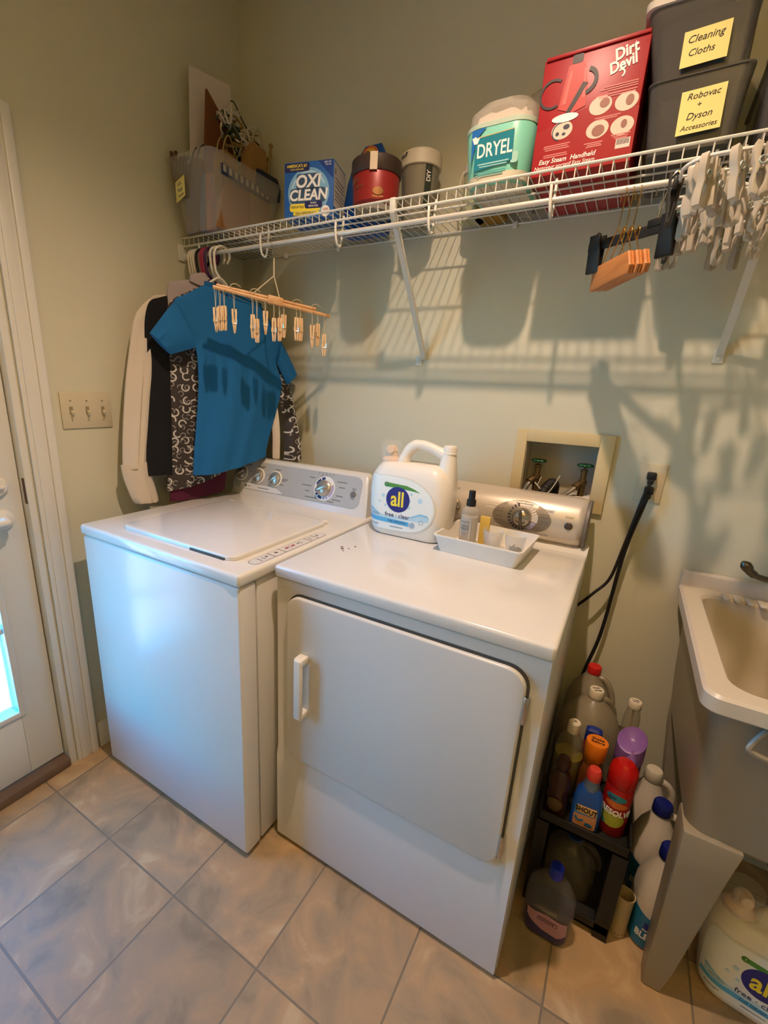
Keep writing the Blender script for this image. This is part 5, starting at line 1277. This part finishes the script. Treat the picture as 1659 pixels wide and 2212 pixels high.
for x, y, lab in ((1.245, -.262, 'clear plastic cup with a clear scoop in the middle of the tray'), (1.311, -.268, 'clear plastic cup of dark clips at the right end of the tray')):
    c = thing('plastic_cup', lab, 'cup', (x, y, .9238), 0, 'clear cups in the tray')
    obj('cup_wall', lathe(B(), x, y, [(.022, .9238), (.0235, .926), (.031, .981), (.0318, .983), (.0306, .983), (.022, .927)], 32), CLEARP, c)
    if x < 1.28:
        bm = B(); bmesh.ops.create_uvsphere(bm, u_segments=20, v_segments=12, radius=.0185, matrix=Matrix.Translation((x, y, .9465))); obj('scoop', bm, mat('clear_scoop', '#d9d3c8', .1, alpha=.4), c)
    else:
        rnd = random.Random(2); bm = B()
        for i in range(16):
            t = B(); box(t, -.010, .010, -.002, .002, -.0015, .0015, .0008); bmesh.ops.transform(t, matrix=Matrix.Translation((x+rnd.uniform(-.010, .010), y+rnd.uniform(-.010, .010), .931+rnd.uniform(0, .014))) @ Matrix.Rotation(rnd.uniform(0, 6), 4, 'Z') @ Matrix.Rotation(rnd.uniform(-.5, .5), 4, 'Y'), verts=t.verts); join(bm, t)
        obj('dark_clips', bm, BLACKP, c, kind='stuff')

# ------------------------------------------------------------------ black rack and the bottles beside the dryer
RKX0, RKX1, RKY0, RKY1 = 1.512, 1.724, -.503, -.035
rk = thing('storage_rack', 'black two-tier plastic rack squeezed between the dryer and sink', 'rack', (1.618, -.27, 0))
for nm_, z0, z1 in (('upper_shelf', .286, .334), ('lower_shelf', .020, .050)):
    bm = B()
    box(bm, RKX0, RKX1, RKY0, RKY1, z0, z0+.010, .002)
    for q in ((RKX0, RKX1, RKY0, RKY0+.006), (RKX0, RKX1, RKY1-.006, RKY1), (RKX0, RKX0+.006, RKY0, RKY1), (RKX1-.006, RKX1, RKY0, RKY1)): box(bm, *q, z0, z1 if nm_ == 'lower_shelf' else (z1-.015 if q[3]-q[2] < .01 and q[3] < -.4 else z1), .002)
    obj(nm_, bm, mat('black_rack_plastic', '#15130f', .5, var=.2), rk)
for x0, x1 in ((RKX0, RKX0+.030), (RKX1-.034, RKX1)):
    for y0, y1 in ((RKY0, RKY0+.045), (RKY1-.045, RKY1)):
        bm = B(); s = 1 if y0 < -.3 else -1
        loft(bm, [[(x0, y0, z), (x1, y0, z), (x1, y1+dy_, z), (x0, y1+dy_, z)] if s > 0 else [(x0, y0-dy_, z), (x1, y0-dy_, z), (x1, y1, z), (x0, y1, z)] for z, dy_ in ((0, .012), (.05, .004), (.15, -.006), (.25, .004), (.288, .016))])
        obj('leg', bm, mat('black_rack_plastic', '#15130f', .5, var=.2), rk)
Z1 = .2965
def bthing(name, label, cat, x, y, z, group='cleaning bottles on the black rack', rz=0): return thing(name, label, cat, (x, y, z), rz, group)
def L(name, prof, mt, parent, n=28, caps=(True, True)): return obj(name, lathe(B(), 0, 0, prof, n, caps), mt, parent, local=True)
def BT(name, prof, mt, parent, n=6): return obj(name, bottle(B(), 0, 0, prof, n), mt, parent, local=True)
# stain gel
t = bthing('stain_bottle', 'small blue stain remover bottle with a coral cap at the front of the rack', 'bottle', 1.617, -.462, Z1)
SP = [(0, .029, .018, .012), (.004, .033, .021, .015), (.070, .034, .022, .016), (.105, .030, .020, .016), (.122, .020, .016, .014)]
BT('bottle_body', SP, mat('stain_blue', '#1f4d9e', .3, var=.1, scale=30), t)
L('clear_collar', [(.0185, .118), (.0175, .132), (.0165, .150)], mat('grey_blue_clear', '#6d7f99', .2, alpha=.7), t)
L('cap', [(.0165, .148), (.0172, .150), (.0165, .170), (.013, .178), (.003, .179)], mat('coral_cap', '#c93d33', .3), t)
SF = wrapper(SP)
wdecal('label_field', [rrect(-.026, .026, .010, .070, .004)], mat('label_orange', '#c98a5c', .45), t, SF, .0005)
wdecal('label_sky', [[(-.026, .045), (.026, .052), (.026, .072), (-.026, .070)]], mat('label_cyan', '#3a7fc0', .45), t, SF, .0009)
wdecal('label_stain', [arcseg(-.012, .036, .006, .011, 3.0, 6.0, 10), ell(.010, .022, .009, .006, 14)], mat('label_teal', '#2d6a90', .45), t, SF, .0012)
wdecal('name_panel', [[(-.020, .052), (.024, .054), (.022, .076), (-.022, .073)]], mat('label_tan', '#d2a25e', .45), t, SF, .0013)
wtext('name_lettering', [('SHOUT', .0, .0635, .0205, {'bold': .03, 'sx': .72})], INK, t, SF, .0018)
# red spray can
t = bthing('spray_can', 'red carpet cleaner spray can at the front right of the rack', 'spray can', 1.679, -.432, Z1)
L('can', [(.030, 0), (.0315, .003), (.0315, .150), (.029, .155)], mat('can_red', '#9b1412', .3, var=.08), t)
L('cap', [(.0315, .146), (.0325, .148), (.0325, .178), (.029, .196), (.018, .208), (.004, .211)], mat('cap_red', '#b4120f', .25), t)
obj('spray_tip', box(B(), -.006, .004, -.030, -.016, .176, .196, .004), mat('tip_red', '#c41c22', .3), t, local=True)
fc = cyl_fn(0, 0, .0316, 0, math.radians(-100))
def cdecal(name, polys, mt, parent, fn, d=.0005, base=.0003):
    return wdecal(name, polys, mt, parent, lambda v: fn(v), d, base, .006)
cdecal('label_burst', [ell(0, .052, .030, .022, 24)], mat('label_yellow_green', '#a7a83a', .45), t, fc)
cdecal('label_teal_swirl', [arcseg(-.002, .055, .020, .030, 2.2, 4.2, 12), ell(.0, .118, .024, .010, 20)], mat('label_teal2', '#2f7f8c', .45), t, fc, .0008)
cdecal('label_orange_swirl', [ell(.004, .098, .026, .009, 20)], mat('label_orange2', '#c96a2a', .45), t, fc, .0008)
wtext('name_lettering', [('RESOLVE', .006, .074, .0225, {'bold': .03, 'sx': .8, 'shear': .1})], WHITEINK, t, fc, .0014)
wtext('upper_lettering', [('spot', -.008, .118, .010, {'bold': .02})], NAVY, t, fc, .0014)
# orange capped bottle
t = bthing('orange_cap_bottle', 'bottle with a wide orange cap and black marker words behind the coral cap', 'bottle', 1.612, -.398, Z1)
L('bottle_body', [(.025, 0), (.027, .004), (.027, .110), (.020, .140), (.016, .148)], mat('amber_brown_bottle', '#6d3a18', .3), t)
L('cap', [(.017, .140), (.023, .160), (.0255, .164), (.0265, .209), (.0255, .212), (.003, .2125)], mat('orange_cap', '#dd7612', .3), t, 32)
wtext('cap_lettering', [('Shake', .001, .006, .0125, {'bold': .02}), ('Before', .001, -.006, .0115, {'bold': .02})], INK, t, lambda v: (v.x, v.y, .2125+v.z), .0002)
# brown figure-shaped syrup style bottle
t = bthing('brown_bottle', 'dark brown waisted bottle next to the dryer at the rack front', 'bottle', 1.546, -.458, Z1)
L('bottle_body', [(.026, 0), (.028, .006), (.027, .045), (.023, .070), (.027, .090), (.026, .115), (.018, .128), (.013, .134), (.0175, .146), (.0185, .160), (.014, .172), (.004, .176)], mat('dark_amber', '#3a1f0e', .25, var=.2, scale=40), t)
fb = cyl_fn(0, 0, .0272, 0, math.radians(-95)); cdecal('worn_label', [ell(0, .040, .020, .020, 20)], mat('worn_gold_label', '#5c4423', .6, var=.3, scale=90), t, fb)
# yellow liquid bottle
t = bthing('dish_soap_bottle', 'clear bottle half full of yellow liquid with a white cap', 'bottle', 1.553, -.368, Z1)
L('bottle_wall', [(.034, 0), (.037, .006), (.037, .130), (.030, .165), (.015, .190), (.012, .196)], mat('soap_clear', '#8d8468', .1, alpha=.35), t)
L('yellow_liquid', [(.032, .003), (.0355, .008), (.0355, .122), (.03, .123)], mat('yellow_soap', '#8f7c12', .15, alpha=.92), t)
L('cap', [(.0155, .192), (.016, .194), (.0155, .222), (.013, .225), (.002, .225)], mat('white_cap', '#d8ccb4', .4), t)
wtext('cap_lettering', [('A', .001, 0, .012)], INK, t, lambda v: (v.x, v.y, .2252+v.z), .0002)
fy = cyl_fn(0, 0, .0375, 0, math.radians(-45)); cdecal('blue_label', [rrect(-.016, .020, .135, .168, .006)], mat('label_royal', '#1b2f86', .4), t, lambda v: cyl_fn(0, 0, prof_l(v.y), 0, math.radians(-40))(v)) if False else None
bl = thing('blue_tag_bottle', 'small bottle with a royal blue top and orange band between two bottles', 'bottle', (1.603, -.335, Z1), 0, 'cleaning bottles on the black rack')
BT('bottle_body', [(0, .022, .016, .010), (.12, .022, .016, .010), (.165, .020, .014, .010)], mat('orange_red_label', '#8f3a16', .4), bl)
BT('blue_top', [(.164, .0205, .0145, .010), (.197, .020, .013, .009), (.203, .012, .008, .006)], mat('label_royal', '#1b2f86', .4), bl)
wtext('top_lettering', [('78', 0, .182, .012)], WHITEINK, bl, lambda v: (v.x, -.0142-v.z, v.y), .0004)
# gallon jugs
def gallon(t, capmat, label=None, r=.070, h=.262, bodymat=None):
    bm = B(); bottle(bm, 0, 0, [(0, r*.88, r*.88, r*.5), (.006, r*.97, r*.97, r*.55), (.10, r, r, r*.6), (.150, r*.98, r*.98, r*.8), (.185, r*.83, r*.83, r*.83), (.215, r*.52, r*.52, r*.52), (.232, .020, .020, .020), (.240, .018, .018, .018)], 8)
    obj('jug_body', bm, bodymat, t, local=True)
    bm = B(); tube(bm, spline([(.012, 0, .228), (.035, 0, .226), (.055, 0, .20), (.066, 0, .16), (.067, 0, .125)], 5), .009, 10); obj('jug_handle', bm, bodymat, t, local=True)
    L('cap', [(.0195, .238), (.020, .240), (.0195, h-.003), (.018, h), (.002, h)], capmat, t)
MILK = mat('milky_jug', '#9a8e76', .3, alpha=.72, var=.03)
t = bthing('gallon_jug', 'cloudy gallon jug with a white cap and a handwritten soap name', 'jug', 1.592, -.235, Z1, rz=.5)
gallon(t, mat('white_cap', '#d8ccb4', .4), r=.077, bodymat=MILK)
wtext('handwriting', [('Palmolive', 0, .207, .017, {'shear': .2})], INK, t, lambda v: ((.052-(v.y-.19)*.9+v.z+.003)*math.cos(-2.2+v.x/.045), (.052-(v.y-.19)*.9+v.z+.003)*math.sin(-2.2+v.x/.045), v.y), .001)
wtext('cap_lettering', [('Dish', 0, .005, .011), ('soap', 0, -.006, .011)], INK, t, lambda v: (v.x, v.y, .2622+v.z), .0002)
t = bthing('gallon_jug', 'cloudy gallon jug with a red cap at the back of the rack', 'jug', 1.578, -.104, Z1, rz=-.2)
gallon(t, mat('red_cap', '#c4201a', .35), r=.062, bodymat=MILK)
# lavender spray can
t = bthing('spray_can', 'tall spray can with a lilac cap behind the red spray can', 'spray can', 1.690, -.345, Z1)
L('can', [(.031, 0), (.0325, .003), (.0325, .165), (.030, .170)], mat('violet_can', '#41345e', .3, var=.1, scale=30), t)
bm = B(); rings = []
for r, z, q in ((.0335, .158, 0), (.034, .162, 0), (.0335, .214, 1), (.030, .217, 1), (.018, .205, .3), (.004, .202, 0)):
    rings.append([(r*math.cos(a), r*math.sin(a), z+q*.020*math.sin(a+.4)) for a in [i*2*PI/32 for i in range(32)]])
loft(bm, rings); cp = obj('cap', bm, mat('lilac_cap', '#8b62a8', .35), t, local=True)
bm = B(); lathe_on(bm, (.004, -.033, .175), (0, .25, 1), [(.012, 0), (.010, .012), (.003, .028)], 16); obj('cap_button', bm, mat('lilac_cap', '#8b62a8', .35), cp, local=True)
cdecal('can_lines', [rect(-.03, .03, z, z+.003) for z in (.150, .142, .134)], mat('dark_violet', '#231b3a', .4), t, cyl_fn(0, 0, .0326, 0, -1.5))
# slim clear bottle
t = bthing('slim_bottle', 'slim clear bottle with a white cap at the back right of the rack', 'bottle', 1.690, -.225, Z1)
L('bottle_wall', [(.021, 0), (.022, .004), (.022, .150), (.021, .20), (.015, .238), (.014, .242)], mat('clear_slim', '#a99b80', .1, alpha=.4), t)
L('dip_tube', [(.003, .01), (.003, .236)], mat('pale_tube', '#b9a98a', .4), t, 10)
L('cap', [(.0165, .238), (.017, .240), (.0165, .256), (.015, .258), (.002, .258)], mat('white_cap', '#d8ccb4', .4), t)
wtext('cap_lettering', [('vinegar', 0, .004, .007), ('spray', 0, -.004, .007)], INK, t, lambda v: (v.x, v.y, .2582+v.z), .0002)
# bottles on the floor and the lower tier
t = bthing('cleaner_bottle', 'clear bottle with a blue cap and pink label on the floor before the rack', 'bottle', 1.580, -.549, 0, 'bottles on the floor by the sink')
CP = [(0, .050, .032, .024), (.006, .056, .036, .030), (.100, .060, .038, .034), (.140, .056, .036, .034), (.168, .038, .028, .026), (.182, .018, .018, .017), (.190, .0155, .0155, .0155)]
BT('bottle_wall', CP, mat('clear_cleaner', '#8f8a86', .08, alpha=.2), t, 8)
BT('liquid', [(.003, .050, .032, .024), (.010, .054, .0345, .030), (.095, .058, .0365, .032), (.100, .05, .03, .03)], mat('violet_liquid', '#4a4356', .1, alpha=.5), t, 8)
L('cap', [(.0165, .186), (.017, .188), (.0165, .216), (.015, .219), (.002, .219)], mat('blue_cap', '#1a2aa0', .3), t)
CF = wrapper(CP)
wdecal('pink_label', [[(-.050, .082), (.0, .092), (.048, .084), (.052, .040), (.0, .022), (-.045, .030)]], mat('pink_label_ink', '#b08087', .45), t, CF, .0006)
wdecal('violet_wave', [[(-.055, .066), (-.040, .052), (-.01, .036), (.03, .032), (.052, .044), (.048, .022), (.0, .012), (-.045, .016)]], mat('violet_label_ink', '#3a2f52', .45), t, CF, .0010)
wdecal('name_lozenge', [rrect(-.022, .026, .064, .077, .005)], mat('plum_ink', '#52303f', .45), t, CF, .0013)
wdecal('lozenge_field', [rrect(-.020, .024, .0655, .0755, .004)], mat('pink_label_ink', '#b08087', .45), t, CF, .0016)
wdecal('lozenge_marks', [rect(-.016+.006*i, -.012+.006*i, .068, .0735) for i in range(6)], mat('plum_ink', '#52303f', .45), t, CF, .0019)
t = bthing('water_jug', 'clear jug with a dark blue cap on the lower tier of the rack', 'jug', 1.612, -.395, .0305, 'bottles on the floor by the sink')
gallon(t, mat('deep_blue_cap', '#1c3c78', .35), r=.064, h=.176+.07, bodymat=mat('dim_clear', '#6b6455', .1, alpha=.5))
t.scale = (1, 1, .62)
# bleach jugs
BW = mat('bleach_white', '#d3c6b2', .35, var=.015)
def bleach(label, x, y, rz=0, capm=None):
    t = bthing('bleach_jug', label, 'jug', x, y, 0, 'white bleach jugs beside the sink leg', rz)
    P = [(0, .042, .052, .03), (.006, .048, .058, .034), (.10, .051, .061, .038), (.160, .050, .059, .042), (.205, .042, .047, .042), (.240, .028, .028, .028), (.258, .0215, .0215, .0215), (.266, .020, .020, .020)]
    bm = B(); bottle(bm, 0, 0, P, 8, 0); obj('jug_body', bm, BW, t, local=True)
    bm = B(); tube(bm, spline([(.014, .006, .255), (.040, .006, .250), (.058, .006, .222), (.060, .006, .185), (.050, .006, .155)], 5), .010, 10); obj('jug_handle', bm, BW, t, local=True)
    bm = B(); n_ = 40; rings = []
    for r, z in ((.0225, .262), (.0235, .264), (.0228, .290), (.020, .2955), (.003, .297)): rings.append([((r+.0006*(k % 2))*math.cos(k*2*PI/n_), (r+.0006*(k % 2))*math.sin(k*2*PI/n_), z) for k in range(n_)])
    loft(bm, rings); obj('cap', bm, capm or mat('bleach_cap_blue', '#18226f', .35), t, local=True)
    f = wrapper(P)
    lb_ = wdecal('label', [[(-.075, .008), (.075, .008), (.075, .118), (.02, .098), (-.075, .125)]], mat('bleach_label_blue', '#1f6d96', .4, var=.2, scale=20), t, f, .0006, step=.008)
    wdecal('label_navy', [[(-.03, .095), (.02, .085), (.02, .060), (-.03, .068)]], mat('label_royal', '#1b2f86', .4), t, f, .0011)
    wtext('name_lettering', [('BLEACH', -.010, .048, .028, {'bold': .03, 'sx': .7}), ('disinfecting', -.012, .070, .009)], WHITEINK, t, f, .0016)
    return t
bleach('white bleach jug with a blue cap nearest the front sink leg', 1.818, -.408, .12)
bleach('white bleach jug with a blue cap behind the front bleach jug', 1.806, -.262, .1)
bleach('rearmost white bleach jug against the back wall', 1.788, -.136, .1, mat('white_cap', '#d8ccb4', .4))
cu_ = thing('paper_cup', 'small open ivory cup standing on the floor by the front bleach jug', 'cup', (1.7465, -.452, 0))
obj('cup_wall', lathe(B(), 1.7465, -.452, [(.0185, 0), (.0195, .002), (.0205, .128), (.0220, .130), (.0220, .134), (.0195, .134), (.0182, .006)], 28), mat('ivory_cup', '#c2ae86', .5), cu_)
cdec = cyl_fn(1.7465, -.452, .0198, 0, -1.6); decal('stitch_marks', [rect(-.022+.008*i, -.018+.008*i, .012, .0135) for i in range(6)], None, mat('brown_stitch', '#7d6540', .6), cu_, fn=cdec)

# ------------------------------------------------------------------ utility sink
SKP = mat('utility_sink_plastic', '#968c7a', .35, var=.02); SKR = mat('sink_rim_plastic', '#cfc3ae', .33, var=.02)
sk_ = thing('utility_sink', 'freestanding plastic utility sink on splayed legs at the right', 'sink', (2.05, -.32, 0))
SX0, SX1, SY0, SY1 = 1.743, 2.360, -.632, -.006
scx, scy, shx, shy = (SX0+SX1)/2, (SY0+SY1)/2, (SX1-SX0)/2, (SY1-SY0)/2
def SR(dx, dy, z, r=.03, cy_=None, hy_=None): return [(scx+x, (scy if cy_ is None else cy_)+y, z) for x, y in rr(shx+dx, (shy if hy_ is None else hy_)+dy, r, 6)]
bcy, bhy = (-.590-.072)/2, (.590-.072)/2      # basin opening leaves a deck at the back
def BR(q, z, r): return [(scx+x, bcy+y, z) for x, y in rr(shx-.042-q, bhy-q, r, 6)]
bm = B()
loft(bm, [SR(-.004, -.004, .822, .026), SR(0, 0, .826, .03), SR(0, 0, .854, .03), SR(-.006, -.006, .860, .026), BR(0, .860, .045), BR(.006, .853, .045), BR(.016, .72, .05), BR(.032, .56, .06), BR(.07, .535, .06)], False, True)
box(bm, SX0+.002, SX1-.002, -.030, -.004, .850, .902, .006, 3)
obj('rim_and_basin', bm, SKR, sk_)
bm = B()
loft(bm, [SR(-.020, -.020, .822, .03), SR(-.024, -.026, .80, .03), SR(-.034, -.046, .62, .035), SR(-.044, -.058, .510, .04), SR(-.060, -.075, .492, .04)], False, True)
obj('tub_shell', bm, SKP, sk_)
bm = B()
for i in range(5):
    x = 1.845+i*.026; t = B(); box(t, x-.008, x+.008, -.098, -.052, .858, .8665, .004, 3); join(bm, t)
obj('soap_ridges', bm, SKR, sk_)
for i, (x0, x1, y0, y1, bx, by) in enumerate(((1.783, 1.885, -.588, -.500, 1.803, -.548), (2.218, 2.320, -.588, -.500, 2.235, -.548), (1.795, 1.885, -.088, -.030, 1.845, -.075), (2.218, 2.320, -.088, -.030, 2.235, -.075))):
    bm = B(); w_ = .040
    loft(bm, [[(bx, by, .0), (bx+w_, by, 0), (bx+w_, by+.045, 0), (bx, by+.045, 0)], [(bx-.004, by-.005, .08), (bx+w_+.010, by-.005, .08), (bx+w_+.010, by+.055, .08), (bx-.004, by+.055, .08)], [(x0+.004, y0+.004, .42), (x1-.010, y0+.004, .42), (x1-.010, y1, .42), (x0+.004, y1, .42)], [(x0, y0, .512), (x1, y0, .512), (x1, y1, .512), (x0, y1, .512)]])
    bmesh.ops.bevel(bm, geom=bm.edges[:], offset=.006, segments=2, profile=.5, affect='EDGES')
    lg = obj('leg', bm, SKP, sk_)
    if y0 < -.3:
        bm = B(); box(bm, x0+.022, x1-.024, y0+.010, y0+.014, .44, .452, .001); obj('leg_slot', bm, mat('sink_slot', '#7d7465', .5), lg)
bm = B(); tube(bm, spline([(1.870, -.598, .835), (1.848, -.612, .817), (1.827, -.622, .777), (1.834, -.623, .765), (1.87, -.622, .757), (1.95, -.617, .740), (2.02, -.606, .728)], 5), .0055, 8)
obj('towel_loop', bm, SKP, sk_)
fa = thing('sink_faucet', 'dull steel tap with a curved lever behind the utility sink', 'faucet', (2.0, -.055, .86))
bm = B(); lathe(bm, 2.0, -.055, [(.028, .8605), (.028, .868), (.018, .874), (.016, .93), (.018, .95), (.010, .958)], 24); tube(bm, spline([(2.0, -.06, .90), (2.0, -.10, .97), (2.0, -.17, 1.0), (2.0, -.24, .97), (2.0, -.255, .93)], 6), .011, 12); obj('tap_body', bm, STEELD, fa)
bm = B(); tube(bm, spline([(1.995, -.055, .935), (1.95, -.058, .928), (1.905, -.066, .932), (1.880, -.076, .945), (1.866, -.084, .962), (1.855, -.088, .974)], 5), [.006]*8+[.008]*5+[.0105]*5+[.013]*4+[.011, .009, .006, .003], 12); obj('tap_lever', bm, STEELD, fa)
bm = B(); tube(bm, spline([(2.05, -.33, .535), (2.05, -.33, .34), (2.05, -.30, .27), (2.05, -.22, .27), (2.05, -.18, .32), (2.05, -.10, .36), (2.05, -.02, .36)], 6), .020, 12)
obj('drain_trap', bm, mat('black_abs_pipe', '#1a1815', .5), sk_)
# dark wrapped hoses in the gap behind the sink
bm = B(); tube(bm, spline([(1.905, -.035, .50), (1.885, -.04, .42), (1.870, -.04, .30), (1.885, -.04, .15), (1.90, -.045, .012)], 6), .012, 10); obj('black_hose', bm, RUBBER, None, label='black hose hanging down the wall behind the sink leg', cat='hose')
bpy.context.view_layer.update()
dup(dj, (2.048, -.435, 0), 'spare white detergent jug on the floor under the utility sink', (0, 0, -.12))
# ease everything that hangs from the rod on to it
for o in list(COL.objects):
    if o.parent is None and o.name.split('.')[0] in ('coat_hanger', 'tee_shirt', 'print_blouse', 'burgundy_skirt', 'pale_shirt', 'black_vest', 'dress_shirt', 'clothespin_hanger', 'clothespin', 'clamp_hanger', 'clip_hanger', 'clip_rack'):
        o.location += Vector((.024 if o.location.x < .3 else .018 if o.location.x < .6 else 0, -.020, -.006))
